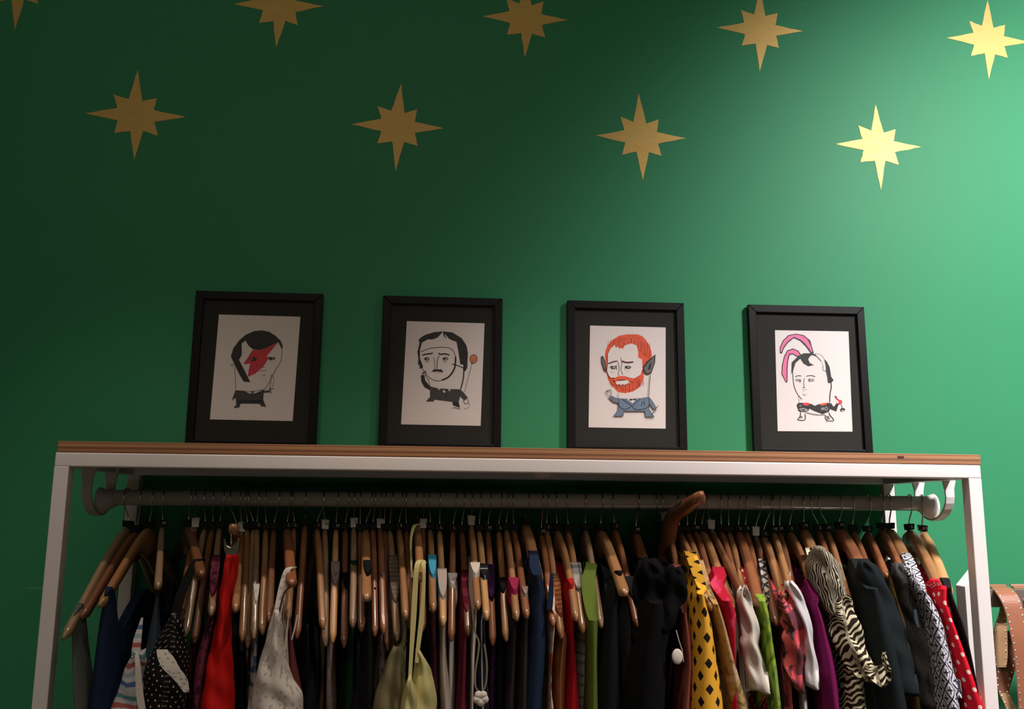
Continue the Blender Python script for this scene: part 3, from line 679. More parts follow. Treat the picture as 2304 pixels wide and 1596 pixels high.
# ------------------------------------------------------------------ garments
BARE = {4, 7, 11, 12, 13, 15, 16, 18, 19, 20, 21, 25, 29, 32, 34, 58, 61, 68, 71, 75}
def castlat(h, x, y, Ln):
    d = ray(x, y); t = (Ln+(h.N-CO).dot(h.e))/d.dot(h.e); P = CO+d*t
    return (P-h.N).dot(h.a), P.z
def latrows(h, rows, Ln):
    out = []
    for (y, xl, xr) in rows:
        l, z = castlat(h, xl, y, Ln); r, z2 = castlat(h, xr, y, Ln); out.append(((z+z2)/2, (l+r)/2, abs(r-l)/2))
    return sorted(out)
def garment(hid, name, cat, label, mat, ki=.16, ko=1.0, rows=None, scoop=.07, zb=None, seed=None, amp=.0035, top=.0035, hw0=.0085, grow=.05, mid=.0065, group='clothes hanging on the rod', parent=None, back=1.0, nu=48, nv=26):
    h = HG[hid]; rnd = random.Random(seed if seed is not None else hid*7+len(label)); L = h.L
    if hid in BARE: ki, top, hw0, grow, scoop = .7, -.016, .004, .13, .13
    if ko >= .93 and hid not in (1, 3): ko = 1+.014/L
    Ln = L*ko; Lf = -L*ko*back
    if parent is None:
        root = empty(name, h.N+V((0, 0, -.3)), label, cat, group)
    else: root = parent
    zt = h.zarm(Ln)
    if rows is None:
        rows3 = [(zt-.5, rnd.uniform(-.003, .003), .017), (zt-.15, 0, .013), (zt-.03, 0, .010)]
    else: rows3 = latrows(h, rows, Ln)
    if zb is None: zb = rnd.uniform(.72, .95)
    zl = rows3[0]
    if zl[0] > zb: rows3 = [(zb, zl[1]+(zl[1]-interp(rows3, zl[0]+.08))*.8, zl[2]*1.15)]+rows3
    uc = lambda z: interp(rows3, z, 1); uw = lambda z: interp(rows3, z, 2)
    ztop = lambda s: h.zarm(s)+top - scoop*sstep(1-(abs(s)/L-ki*.85)/.26)
    ph = rnd.uniform(0, 6); k1 = rnd.uniform(38, 60); vs, fs, uv = [], [], []; smid = (Ln+Lf)/2; sh = (Ln-Lf)/2
    per = 0
    for j in range(nu):
        th = 2*math.pi*j/nu; sc_ = math.cos(th); sgn = 1 if math.sin(th) >= 0 else -1
        sc2 = math.copysign(abs(sc_)**.75, sc_)
        s = smid+sh*sc2; prof = max(0, 1-abs(sc2)**5)**.5
        zt_ = ztop(min(abs(s), L)*(1 if s >= 0 else -1))
        # distance along the perimeter from the near edge for the pattern
        per = (1-sc2)*sh*sgn
        for i in range(nv):
            v = i/(nv-1); v = v**1.6
            z = lerp(zt_, zb, v)
            dd = zt_-z; f = sstep(dd/grow) if grow > 0 else 1
            cnear, wnear = uc(z), uw(z)
            k = sstep(max(0, s/Ln)*1.15-.1) if s > 0 else 0
            wm = min(mid, wnear); hw = lerp(wm, wnear, k); hw = lerp(min(hw0, hw), hw, f)
            cen = cnear*k*lerp(.35, 1, f) if z > rows3[-1][0] else cnear*k
            A = amp*sstep(dd/.25)
            lat = cen+sgn*hw*prof + A*math.sin(k1*s+ph+5*z)*(1-abs(sc2)**8*.6) + A*.5*math.sin(k1*1.9*s+ph*2+11*z)
            lat += sgn*A*.5*math.sin(23*z+ph)*prof
            vs.append(h.N+h.e*s+h.a*lat+V((0, 0, z-h.N.z))); uv.append((per+sgn*hw*.8, z))
    for i in range(nv):
        for sg in (1, -1):
            acc = 0.0; prev = vs[i]; uv[i] = (0.0, vs[i].z)
            for q_ in range(1, nu//2+(1 if sg == 1 else 0)):
                p_ = vs[((q_*sg) % nu)*nv+i]; acc += math.hypot((p_-prev).x, (p_-prev).y); prev = p_; uv[((q_*sg) % nu)*nv+i] = (acc*sg, p_.z)
    for j in range(nu):
        j2 = (j+1) % nu
        for i in range(nv-1): fs.append((j*nv+i, j2*nv+i, j2*nv+i+1, j*nv+i+1))
    t0 = len(vs)                       # top cap with its own pattern coordinates
    for j in range(nu):
        p_ = vs[j*nv]; vs.append(p_.copy()); uv.append((abs(uv[j*nv][0])*1.15, (p_-h.N).dot(h.a)+zt))
    for j in range(1, nu//2-1): fs.append((t0+j, t0+j+1, t0+nu-j-1, t0+nu-j))
    q = nu//2; fs.append((t0, t0+1, t0+nu-1)); fs.append((t0+q, t0+q-1, t0+q+1))
    o = obj('fabric_body', vs, fs, mat, root, smooth=True, uvs=uv)
    return root
def sleeve(root, hid, mat, rows, Ln=1.0, depth=.075, name='sleeve', shift=0.0, crumple=.0025, label=None, seed=1, hollow=True, n=26, m=22):
    """a tube of cloth hanging at the near end of the hanger, its outline given at the distance of the arm's end"""
    h = HG[hid]; ln = h.L*Ln+shift; r3 = latrows(h, rows, ln); z0, z1 = r3[-1][0], r3[0][0]
    rnd = random.Random(seed); ph = rnd.uniform(0, 6); vs, fs, uv = [], [], []
    for i in range(m):
        v = i/(m-1); z = lerp(z0, z1, v); c = interp(r3, z, 1); w_ = interp(r3, z, 2)
        dd = depth*(.35+.65*sstep(v*4)); 
        for j in range(n):
            th = 2*math.pi*j/n; ca, sa = math.cos(th), math.sin(th)
            zz = z+crumple*math.sin(3*th+z*60+ph)
            fold = crumple*math.sin(5*th+ph+z*35)+crumple*.8*math.sin(z*110+2*th)
            s = ln-dd*.5+dd*.5*ca+fold; lat = c+sa*(w_+fold*.4)
            vs.append(h.N+h.e*s+h.a*lat+V((0, 0, zz-h.N.z))); uv.append((th*(w_+dd)*.33*(1), z))
    for i in range(m-1):
        for j in range(n): fs.append((i*n+j, i*n+(j+1) % n, (i+1)*n+(j+1) % n, (i+1)*n+j))
    fs.append(tuple(range(n)))
    if hollow:   # recessed inner cap so the cuff reads as open
        b0 = len(vs); i = m-1
        for j in range(n):
            p = vs[i*n+j]; c3 = h.N+h.e*(ln-depth*.5)+h.a*interp(r3, z1, 1)+V((0, 0, z1-h.N.z))
            vs.append(lerp(V(p), c3, .12)+V((0, 0, .03))); uv.append(uv[i*n+j])
        for j in range(n): fs.append((i*n+j, i*n+(j+1) % n, b0+(j+1) % n, b0+j))
        fs.append(tuple(b0+j for j in range(n)))
    else: fs.append(tuple((m-1)*n+j for j in range(n)))
    o = obj(name, vs, fs, mat, root, smooth=True, uvs=uv)
    if label: o['label'] = label
    return o
def ribbon(root, name, pts, mat, wpx=None, th=.0016, label=None, smooth=True, uvs=1.0):
    """pts: (pxL, pxR, py, Y) rows -> a thick band of cloth or leather"""
    vs, fs, uv = [], [], []; rows = []
    P = []
    for i in range(len(pts)-1):
        for k in range(4):
            t = k/4; a0, a, b, b2 = pts[max(0, i-1)], pts[i], pts[i+1], pts[min(len(pts)-1, i+2)]
            P.append(tuple(.5*((2*a[m])+(-a0[m]+b[m])*t+(2*a0[m]-5*a[m]+4*b[m]-b2[m])*t*t+(-a0[m]+3*a[m]-3*b[m]+b2[m])*t**3) for m in range(4)))
    P.append(pts[-1]); L_ = 0; prev = None
    for (l, r, y, Y) in P:
        a, b = at(l, y, Y), at(r, y, Y); 
        if prev is not None: L_ += ((a+b)/2-prev).length
        prev = (a+b)/2; rows.append((a, b, L_))
    for i, (a, b, l_) in enumerate(rows):
        a2, b2, _ = rows[min(i+1, len(rows)-1)]; a1, b1, _ = rows[max(0, i-1)]
        nrm = (b-a).cross((a2+b2)-(a1+b1)).normalized()
        if nrm.y > 0: nrm = -nrm
        w_ = (b-a).length
        vs += [a, b, b-nrm*th, a-nrm*th]; uv += [(0, l_), (w_, l_), (w_, l_), (0, l_)]
    for i in range(len(rows)-1):
        for j in range(4): fs.append((i*4+j, i*4+(j+1) % 4, (i+1)*4+(j+1) % 4, (i+1)*4+j))
    fs += [(0, 1, 2, 3), tuple(len(vs)-4+j for j in range(4))]
    o = obj(name, vs, fs, mat, root, smooth=False, uvs=uv)
    if label: o['label'] = label
    return o, rows

#  id, hook x, neck x, neck y, tip x, tip y, tone, marker, description
HL = [
 (1,279,288,1186,141,1440,'grey','b','leftmost hanger on the rod, long arm swung left against the white leg',dict(L3=.30)),
 (2,316,307,1196,182,1392,'dark','b','dark hanger second from the left, swung left behind the leftmost one'),
 (3,343,335,1187,223,1366,'mid','b','honey hanger third from left, swung left, carrying the navy garment'),
 (4,367,365,1184,356,1324,'grey','bM','bare-armed hanger hanging alone beside the slate gauze dress, lit short tip'),
 (5,430,424,1183,455,1296,'dark','b','broad dark hanger with a square pale tip above the black polka dot blouse',dict(w=.0075)),
 (6,440,440,1186,404,1398,'red','w','hanger with a white size marker, its reddish tip left of the pink-trimmed one'),
 (7,460,461,1188,415,1437,'grey','b','dull hanger whose pale tip ends just above the black polka dot blouse'),
 (8,480,478,1188,437,1452,'dark','b','dark hanger between the polka dot blouse and the pink-trimmed maroon top'),
 (9,504,494,1187,475,1386,'grey','b','hanger whose pale square tip shows through a crimson armhole'),
 (10,518,532,1196,525,1186,'mid','b','hanger turned up so that its pale end stands over the clip of the red dress',dict(tilt=True,L3=.20,w=.0070)),
 (11,541,543,1196,530,1377,'mid','w','hanger right behind the red dress, white marker and glossy tip'),
 (12,553,556,1190,545,1446,'mid','b','orange-lit hanger with a low glossy tip, second right of the red dress'),
 (13,559,570,1190,557,1462,'grey','b','dull olive hanger, third right of the red dress, tip lowest of its neighbours'),
 (14,583,578,1188,572,1442,'grey','bS','hanger whose tip comes out of a white and blue armhole'),
 (15,598,598,1191,591,1429,'mid','b','plain hanger with bare tip just right of the white and blue armhole'),
 (16,629,616,1190,606,1402,'dark','b','hanger ending behind the shoulder of the white lace dress'),
 (17,653,646,1188,657,1317,'red','bL','broad hanger whose tip sits in the top loop of the white lace dress',dict(w=.0085)),
 (18,658,662,1188,647,1400,'mid','bL','hanger whose square tip sticks out below the strap of the white lace dress'),
 (19,688,687,1180,668,1440,'red','b','reddish hanger with its tip hidden in the black clothes right of the white lace dress'),
 (20,728,713,1188,728,1417,'mid','bL','orange hanger with a bright glossy tip, left of the pinkish lace shoulder'),
 (21,729,731,1190,733,1458,'grey','wM','hanger with white marker, thin olive tip behind the bright orange tip'),
 (22,761,756,1190,749,1451,'light','bM','pale hanger coming out of the pinkish lace shoulder'),
 (23,785,777,1190,775,1462,'dark','b','hanger with dark dusty tip below a black shoulder, left of the green shoulder'),
 (24,798,796,1186,795,1414,'grey','wS','hanger with white marker under the dark green shoulder'),
 (25,812,810,1193,814,1424,'dark','b','dark hanger hidden between the green shoulder and the black strap'),
 (26,837,823,1190,825,1352,'mid','b','wide orange hanger with a short bright tip below a black shoulder',dict(w=.0080)),
 (27,845,839,1189,844,1435,'red','b','hanger with a low dull tip below a small yellow patch of cloth'),
 (28,858,855,1188,864,1430,'red','w','hanger with tilted white marker and the small pink shoulder'),
 (29,868,865,1192,873,1471,'dark','b','dark hanger with the lowest reddish tip beside the pink shoulder'),
 (30,884,877,1192,895,1446,'grey','b','olive hanger inside the loose taupe knit shoulder'),
 (31,906,898,1189,914,1396,'mid','bS','hanger under the cream shoulder, left of the pale yellow straps'),
 (32,914,914,1192,926,1420,'dark','b','dark hanger hidden just left of the pale yellow straps'),
 (33,939,939,1180,947,1306,'mid','b','hanger with the highest neck here, its tip inside the pale yellow strap loop',dict(w=.0068)),
 (34,954,952,1188,951,1422,'red','w','hanger with white marker behind the pale yellow straps'),
 (35,967,968,1190,975,1377,'mid','b','hanger whose brown glossy tip comes out of the sky blue shoulder'),
 (36,991,989,1193,998,1411,'light','bL','light beech hanger whose bright tip shows below the off-white shoulder'),
 (37,1028,1019,1194,1016,1445,'red','bL','reddish hanger under the coral and white shoulder'),
 (38,1046,1039,1195,1055,1433,'dark','b','dark brown hanger between the coral shoulder and the white straps'),
 (39,1063,1060,1181,1076,1372,'mid','w','hanger with raised white marker, pale tip in the left white armhole'),
 (40,1083,1078,1194,1096,1396,'light','b','light hanger, glossy tip in the right white armhole'),
 (41,1105,1098,1194,1110,1456,'red','bM','reddish hanger with bare tip below the dark purple shoulder'),
 (42,1130,1122,1194,1140,1446,'mid','bL','hanger with low tip below the black shoulder with white rim'),
 (43,1144,1139,1190,1164,1398,'mid','b','hanger inside the pink and black striped shoulder'),
 (44,1155,1156,1192,1187,1393,'red','b','hanger with square tip in the greyish pink armhole left of the navy garment'),
 (45,1191,1183,1178,1212,1310,'mid','b','wide orange hanger carrying the navy garment, neck higher than its neighbours',dict(w=.0095,L3=.19)),
 (46,1223,1218,1202,1246,1412,'red','bM','reddish hanger ending in the orange and white shoulder',),
 (47,1234,1230,1192,1265,1440,'mid','bL','hanger inside the rust brown knit shoulder'),
 (48,1253,1253,1192,1298,1399,'mid','b','orange lit hanger through the red shoulder',dict(bow=.004)),
 (49,1277,1278,1194,1314,1427,'mid','b','hanger under the tartan shoulder'),
 (50,1319,1317,1192,1354,1414,'grey','b','hanger whose long pale tip shows beside the olive green dress'),
 (51,1356,1352,1192,1408,1340,'mid','b','broad hanger with a bright tip through the black strap',dict(w=.0085)),
 (52,1380,1383,1190,1437,1414,'red','bS','hanger ending in the black lace shoulder, dull tip'),
 (53,1439,1431,1198,1475,1380,'dark','bM','dark wide hanger above the black furry garment',dict(w=.0085)),
 (54,1478,1497,1172,1578,1112,'red','w','hanger tilted up, its arm pointing up across the rod',dict(tilt=True,L3=.25,w=.0100,tall=1.15)),
 (55,1491,1506,1196,1540,1390,'dark','b','dark hanger just right of the tilted-up hanger'),
 (56,1526,1529,1197,1590,1352,'mid','b','hanger carrying the yellow dress with black diamonds'),
 (57,1548,1547,1197,1602,1374,'mid','b','hanger carrying the paisley beige garment, right of the yellow dress'),
 (58,1569,1564,1194,1624,1395,'red','bM','hanger second right of the yellow dress, arm hidden below by the crimson garment'),
 (59,1586,1580,1194,1650,1372,'mid','b','broad hanger carrying the crimson garment',dict(w=.0075)),
 (60,1593,1599,1190,1676,1342,'dark','w','hanger with white marker whose thin lit arm crosses over to the cream sleeve',dict(w=.0050,bow=-.003)),
 (61,1623,1623,1194,1672,1380,'red','b','hanger behind the crossing arm, left of the two joined dark red hangers'),
 (62,1640,1640,1197,1690,1400,'mid','b','hanger second left of the bright orange arm end'),
 (63,1666,1662,1195,1711,1367,'red','bL','wide reddish hanger whose arm ends bright orange above the green top',dict(w=.0085)),
 (64,1681,1678,1195,1730,1420,'red','bS','hanger just right of the wide reddish one, left of the white marker'),
 (65,1713,1700,1205,1748,1410,'dark','w','hanger with low white marker carrying the chequered strap'),
 (66,1736,1719,1207,1766,1345,'mid','bL','hanger with low neck, bright orange arm above the pink and black sleeve',dict(w=.0075)),
 (67,1741,1741,1197,1777,1322,'mid','bM','hanger with orange arm end above the curved white sleeve'),
 (68,1757,1754,1196,1800,1400,'dark','bM','dark hanger between the white sleeve and the magenta dress'),
 (69,1783,1777,1196,1838,1362,'mid','bS','hanger carrying the magenta dress',dict(bow=.004)),
 (70,1808,1809,1189,1858,1330,'mid','bM','broad hanger carrying the zebra blouse',dict(w=.0095)),
 (71,1825,1841,1194,1893,1360,'red','bS','reddish hanger right behind the zebra blouse collar'),
 (72,1844,1861,1194,1915,1372,'mid','bM','second hanger right of the zebra blouse collar'),
 (73,1894,1889,1188,1972,1345,'red','bM','wide hanger with a big rounded hump carrying the black knit jacket',dict(w=.0110)),
 (74,1922,1919,1194,1985,1370,'red','b','hanger merging behind the big rounded hump, above the black knit jacket'),
 (75,1959,1952,1197,1996,1300,'red','bL','hanger alone in the dark just left of the white rear leg',dict(L3=.18)),
 (76,1989,1984,1190,2036,1300,'red','b','hanger in front of the white rear leg, left of a tilted marker',dict(L3=.19)),
 (77,2005,2002,1190,2076,1345,'mid','b','hanger with tilted black marker carrying the lattice print top',dict(w=.0105)),
 (78,2052,2046,1192,2124,1345,'mid','bS','second hanger from the right, carrying the red print dress',dict(bow=.002,w=.0085)),
 (79,2078,2076,1195,2136,1340,'light','bXS','rightmost hanger, pale glossy wood in front of the green wall',dict(bow=.002,w=.0085)),
]
for r in HL:
    hanger(*r[:9], **(r[9] if len(r) > 9 else {}))

BK = (.007, .007, .008)
black = fabric('black_cotton', 'plain', BK); black2 = fabric('black_jersey', 'plain', (.012, .012, .015)); fur = fabric('black_fur', 'plain', (.004, .004, .0045), rough=1.0)
navy = fabric('navy_cotton', 'plain', (.012, .022, .052)); slate = fabric('slate_gauze', 'plain', (.035, .05, .07)); grey = fabric('grey_gauze', 'plain', (.10, .11, .10))
dkgreen = fabric('dark_green', 'plain', (.01, .045, .02)); maroon = fabric('maroon', 'plain', (.10, .012, .03)); plum = fabric('plum', 'floral', (.05, .01, .02), (.16, .03, .06), (.03, .008, .015), s=30)
red = fabric('scarlet_satin', 'plain', (.52, .012, .010), rough=.5); cream = fabric('cream_cotton', 'plain', (.62, .56, .49))
lace = fabric('white_lace', 'lace', (.60, .54, .49), (.20, .17, .15), s=95); eyelet = fabric('eyelet_lace', 'lace', (.66, .62, .56), (.10, .09, .09), s=140)
dots = fabric('black_dotted', 'dots', BK, (.45, .42, .36), s=58, r=.10); yel = fabric('pale_yellow', 'plain', (.56, .50, .22)); olivek = fabric('olive_knit', 'plain', (.17, .15, .08))
taupe = fabric('taupe_knit', 'vstripe', (.13, .10, .08), (.19, .15, .11), s=160, r=.5); sky = fabric('sky_blue', 'plain', (.05, .30, .46))
wine = fabric('wine_stripe', 'vstripe', (.09, .008, .018), (.16, .02, .035), s=40, r=.5)
stripes = fabric('blue_white_stripes', 'hstripe', (.50,.50,.50), (.48,.48,.5), (.08,.14,.28), (.50,.50,.50), (.30,.36,.42), (.52,.5,.5), (.35,.10,.09), (.45,.47,.45), (.10,.25,.25), s=15)
zebra = fabric('zebra_print', 'zebra', (.025, .016, .010), (.66, .60, .42), s=31, ang=1.2); zebra2 = fabric('fine_zebra_print', 'zebra', (.02, .014, .01), (.42, .38, .29), s=42, ang=.2)
diam = fabric('yellow_diamonds', 'diamonds', (.76, .38, .035), (.012, .010, .008), s=29, r=.215)
paisley = fabric('beige_paisley', 'floral', (.20, .12, .05), (.42, .27, .10), (.34, .22, .10), (.46, .32, .20), s=26)
crimson = fabric('crimson', 'floral', (.42, .008, .03), (.38, .008, .03), (.40, .01, .03), (.62, .06, .14), s=14)
green = fabric('lime_print', 'floral', (.08, .16, .015), (.24, .37, .035), (.19, .29, .05), (.04, .12, .02), s=15); ogreen = fabric('olive_green', 'plain', (.10, .145, .022))
pinkb = fabric('pink_black_print', 'patch', (.60, .07, .09), (.03, .03, .04), (.52, .09, .10), (.05, .045, .06), (.64, .13, .14), (.05, .03, .04), s=60); white = fabric('white_cotton', 'plain', (.60, .58, .60))
magenta = fabric('magenta', 'plain', (.17, .008, .08)); lattice = fabric('lattice_print', 'lattice', (.56, .55, .62), (.02, .02, .03), s=58); latb = fabric('dark_speckled_knit', 'zebra', (.012, .012, .014), (.12, .12, .12), s=110)
redw = fabric('red_white_print', 'dots', (.66, .010, .028), (.80, .62, .55), s=34, r=.13); tart = fabric('tartan', 'plaid', (.34, .31, .27), (.03, .035, .05), s=26)
tartd = fabric('grey_tartan', 'plaid', (.20, .18, .155), (.03, .035, .04), s=24); knit = fabric('rust_knit', 'vstripe', (.26, .10, .035), (.14, .05, .02), s=150, r=.45); orangep = fabric('orange_white_print', 'floral', (.62, .10, .02), (.70, .62, .52), (.56, .16, .03), s=22)
coral = fabric('coral_white', 'twotone', (.60, .56, .52), (.58, .12, .09), r=1.385); pinkst = fabric('pink_stripe', 'hstripe', (.30, .012, .07), (.03, .012, .02), (.45, .10, .12), (.25, .012, .05), s=38)
dust = fabric('dusty_pink_lace', 'floral', (.20, .15, .13), (.30, .22, .20), (.16, .12, .10), s=60); lilac = fabric('lilac_print', 'floral', (.10, .08, .07), (.42, .30, .32), (.14, .11, .10), s=30)
chq = fabric('snake_check', 'diamonds', (.05, .045, .05), (.48, .46, .44), s=55, r=.34); rusty = fabric('dusty_red', 'plain', (.20, .05, .035)); wblue = fabric('white_blue_print', 'floral', (.58, .55, .50), (.56, .53, .50), (.06, .14, .30), s=26)
blp = fabric('black_lace', 'lace', (.02, .02, .022), (.004, .004, .004), s=120); dpurp = fabric('dark_purple', 'floral', (.010, .005, .014), (.035, .006, .045), (.008, .005, .012), s=20); brown = fabric('dark_brown', 'plain', (.05, .028, .018))
wst = fabric('black_white_trim', 'vstripe', (.012, .012, .014), (.30, .28, .27), s=55, r=.13); greyp = fabric('pale_taupe', 'plain', (.40, .33, .28))
bluedk = fabric('teal_red_print', 'floral', (.05, .30, .46), (.35, .01, .05), (.03, .10, .16), s=12)

G = garment
G(1, 'gauze_blouse', 'garment', 'thin grey gauze garment at the far left end of the rod', grey, ko=.86, rows=[(1440,150,176),(1500,150,180),(1596,150,188)], grow=.02, hw0=.008, scoop=.2, ki=.62)
G(3, 'navy_jacket', 'garment', 'dark navy garment on the third hanger from the left, beside the white rear leg', navy, ko=.93, ki=.70, scoop=.12, rows=[(1325,222,252),(1366,212,255),(1480,190,258),(1596,174,250)])
G(4, 'gauze_dress', 'dress', 'slate blue gauze dress between the rear leg and the polka dot blouse', slate, ko=.90, rows=[(1300,338,378),(1370,322,382),(1470,312,378),(1596,300,372)])
r = G(2, 'striped_blouse', 'blouse', 'white blouse with blue and red horizontal stripes, low at the left of the rod', stripes, ko=1.0, ki=.9, scoop=.13, rows=[(1440,255,262),(1500,245,300),(1596,228,330)])
bpy.data.objects.remove(r.children[0]); 
sleeve(r, 3, stripes, [(1468,296,314),(1500,274,316),(1540,256,320),(1600,226,330),(1760,190,350)], depth=.12, name='fabric_body', shift=.005, hollow=False)
ribbon(r, 'strap', [(318,322,1390,1.68),(300,318,1440,1.67),(295,314,1480,1.665)], stripes)
ribbon(r, 'white_edge', [(303,311,1468,1.655),(304,316,1500,1.65),(306,322,1560,1.65),(312,328,1600,1.65)], cream, label='white shoulder edge')
r = G(5, 'dotted_blouse', 'blouse', 'black blouse with small white polka dots and a white eyelet ruffle', dots, ko=.8, ki=.9, scoop=.16, rows=[(1400,385,402),(1440,362,425),(1500,335,434),(1596,322,424)], grow=.1)
sleeve(r, 5, dots, [(1385,388,400),(1420,372,416),(1460,352,430),(1520,330,434),(1600,322,426),(1700,318,424)], depth=.10, name='front_panel', hollow=False)
ribbon(r, 'strap', [(440,462,1262,1.715),(432,450,1262,1.70),(412,432,1300,1.69),(392,414,1350,1.68),(380,404,1400,1.675)], black)
ribbon(r, 'eyelet_ruffle', [(352,376,1462,1.615),(355,392,1482,1.612),(366,404,1505,1.61),(384,417,1522,1.61),(400,424,1540,1.61),(413,425,1558,1.61)], eyelet, label='white eyelet lace ruffle')
G(7, 'black_blouse', 'top', 'black top with rose trim behind the polka dot blouse', plum, ko=.75, rows=[(1440,420,440),(1596,410,445)])
G(9, 'crimson_trim_blouse', 'top', 'maroon sleeveless top with a crimson armhole edge, left of the red dress', plum, ko=.86, ki=.25, rows=[(1330,466,490),(1400,466,486),(1480,440,472),(1596,425,460)], top=.006, hw0=.012)
r = empty('red_dress', at(500, 1400, 1.70), 'bright red satin dress hanging from a metal clip', 'dress', 'clothes hanging on the rod')
RD = [(1246,508,534),(1262,505,535),(1300,498,534),(1345,492,524),(1387,488,519),(1430,478,520),(1480,466,521),(1540,455,525),(1596,446,527),(1800,420,545)]
sleeve(r, 10, red, RD, depth=.07, name='fabric_body', hollow=False, crumple=.002, shift=-.02, m=40, n=40)
# clip of the raised hanger
h10 = HG[10]; cz = [at(520, y, h10.T.y+.012) for y in (1186, 1238)]
v2, f2 = sweep([cz[0], cz[1]], circ(.0014, 6), V((0, 1, 0))); obj('clip_wire', v2, f2, STEEL, h10.root, smooth=True)
def flat(name, pxs, Y, th, m, parent):
    p = [at(x, y, Y) for x, y in pxs]; n = len(p); q = [v+V((0, th, 0)) for v in p]
    o = obj(name, p+q, [tuple(range(n)), tuple(range(n, 2*n))[::-1]]+[(i, (i+1) % n, n+(i+1) % n, n+i) for i in range(n)], m, parent)
    b = o.modifiers.new('bevel', 'BEVEL'); b.width = .0006; b.segments = 1; return o
o = flat('trouser_clip', [(503,1211),(510,1228),(518,1233),(528,1226),(538,1212),(536,1236),(532,1248),(508,1248),(504,1236)], h10.T.y-.004, .012, STEEL, h10.root); o['label'] = 'silver metal spring clip'
G(11, 'black_skirt', 'garment', 'black garment hanging behind the right edge of the red dress', black, ko=.7)
G(12, 'black_dress', 'dress', 'black dress with bare hanger tip, right of the red dress', black2, ko=.72, rows=[(1440,536,556),(1596,526,560)])
G(13, 'floral_dress', 'dress', 'dark dress with small red flowers left of the white lace dress', fabric('dark_red_flowers','floral',(.015,.012,.012),(.02,.02,.018),(.10,.10,.09),(.28,.02,.03),s=22), ko=.78, rows=[(1450,552,572),(1596,548,575)])
G(14, 'white_blue_blouse', 'top', 'sleeveless top with a small white and blue shoulder', wblue, ko=.76, ki=.45, rows=[(1440,566,584),(1596,560,585)], top=.006, hw0=.011)
G(15, 'black_blouse', 'top', 'black top just left of the white lace dress', black, ko=.66)
G(16, 'brown_blouse', 'top', 'dark brown top partly behind the white lace dress', brown, ko=.8)
r = G(17, 'lace_dress', 'dress', 'white lace dress with a narrow strap, hung out of line towards the left', lace, ko=.88, ki=.9, scoop=.10, rows=[(1420,640,650),(1596,600,660)], mid=.006)
sleeve(r, 17, lace, [(1376,618,628),(1400,610,634),(1440,602,640),(1490,588,646),(1540,574,664),(1575,570,684),(1610,568,688),(1720,560,692)], depth=.09, name='front_panel', hollow=False, m=34, n=36)
ribbon(r, 'strap', [(652,668,1276,1.69),(640,654,1282,1.685),(630,648,1310,1.68),(622,640,1345,1.675),(615,634,1382,1.67),(610,634,1410,1.668)], lace, label='folded lace shoulder strap')
ribbon(r, 'tag_string', [(668,671,1384,1.63),(662,665,1412,1.63),(655,658,1440,1.63)], cream, label='thin white plastic tag string')
ribbon(r, 'strap', [(660,666,1320,1.672),(640,644,1330,1.668),(628,632,1370,1.664),(618,624,1408,1.664)], brown, label='thin brown ribbon strap', th=.001)
G(18, 'rose_chiffon_blouse', 'top', 'sheer dusty red chiffon top right of the white lace dress', fabric('dusty_chiffon','plain',(.13,.03,.03)), ko=.85, ki=.4, rows=[(1400,640,662),(1500,636,680),(1596,650,690)])
g = G(19, 'black_dress', 'dress', 'wide black dress right of the white lace dress, with tiny pink and white specks', black, ko=.9, rows=[(1260,672,692),(1350,672,712),(1596,660,722)])
G(20, 'black_blouse', 'top', 'black top under the bright orange hanger tip', black, ko=.62)
G(21, 'brown_blouse', 'top', 'dark brown top left of the pinkish lace shoulder', brown, ko=.66)
G(22, 'lace_blouse', 'top', 'greyish pink lace shoulder top with dark grey body', dust, ko=.60, ki=.22, rows=[(1350,742,766),(1450,735,756),(1596,732,758)], top=.006, hw0=.0115)
G(23, 'black_blouse', 'top', 'black sleeveless top left of the dark green shoulder', black, ko=.60, ki=.3, top=.005, hw0=.011, rows=[(1400,768,790),(1596,758,790)])
G(24, 'dark_green_blouse', 'top', 'dark bottle green sleeveless top', dkgreen, ko=.50, ki=.28, top=.006, hw0=.012, rows=[(1350,782,806),(1596,778,806)])
G(25, 'black_blouse', 'top', 'plain black garment between the green shoulder and the broad black strap', black2, ko=.7, rows=[(1400,800,822),(1596,790,830)])
G(26, 'black_strap_blouse', 'top', 'black top with a broad rounded strap above a bright orange tip', black, ko=.76, ki=.42, top=.007, hw0=.014, rows=[(1350,818,842),(1596,812,845)])
G(27, 'dark_blouse', 'top', 'dark garment with a small yellow patch on its shoulder', fabric('yellow_patch','twotone',(.02,.018,.015),(.50,.42,.10),r=1.37), ko=.66, ki=.5, rows=[(1430,834,852),(1596,830,856)], top=.005)
G(28, 'pink_shoulder_blouse', 'top', 'top with a small dusty pink shoulder, dark below', lilac, ko=.58, ki=.38, top=.006, hw0=.010, rows=[(1400,852,872),(1596,845,872)])
G(29, 'brown_blouse', 'top', 'dark brown top between the pink shoulder and the taupe knit', brown, ko=.7)
G(30, 'taupe_knit_sweater', 'sweater', 'loose ribbed taupe knit top with a wide open armhole', taupe, ko=.74, ki=.15, top=.006, hw0=.012, rows=[(1360,878,902),(1440,876,900),(1596,862,905)])
G(31, 'cream_shoulder_blouse', 'top', 'cream sleeveless top left of the pale yellow dress', fabric('cream_olive','plain',(.42,.36,.26)), ko=.52, ki=.36, top=.006, hw0=.0125, rows=[(1340,898,920),(1480,896,916),(1596,886,912)])
r = G(32, 'olive_dress', 'dress', 'dull olive linen dress left of the pale yellow dress', olivek, ko=.9, ki=.9, scoop=.05, rows=[(1460,884,908),(1520,862,912),(1596,842,918)], grow=.02)
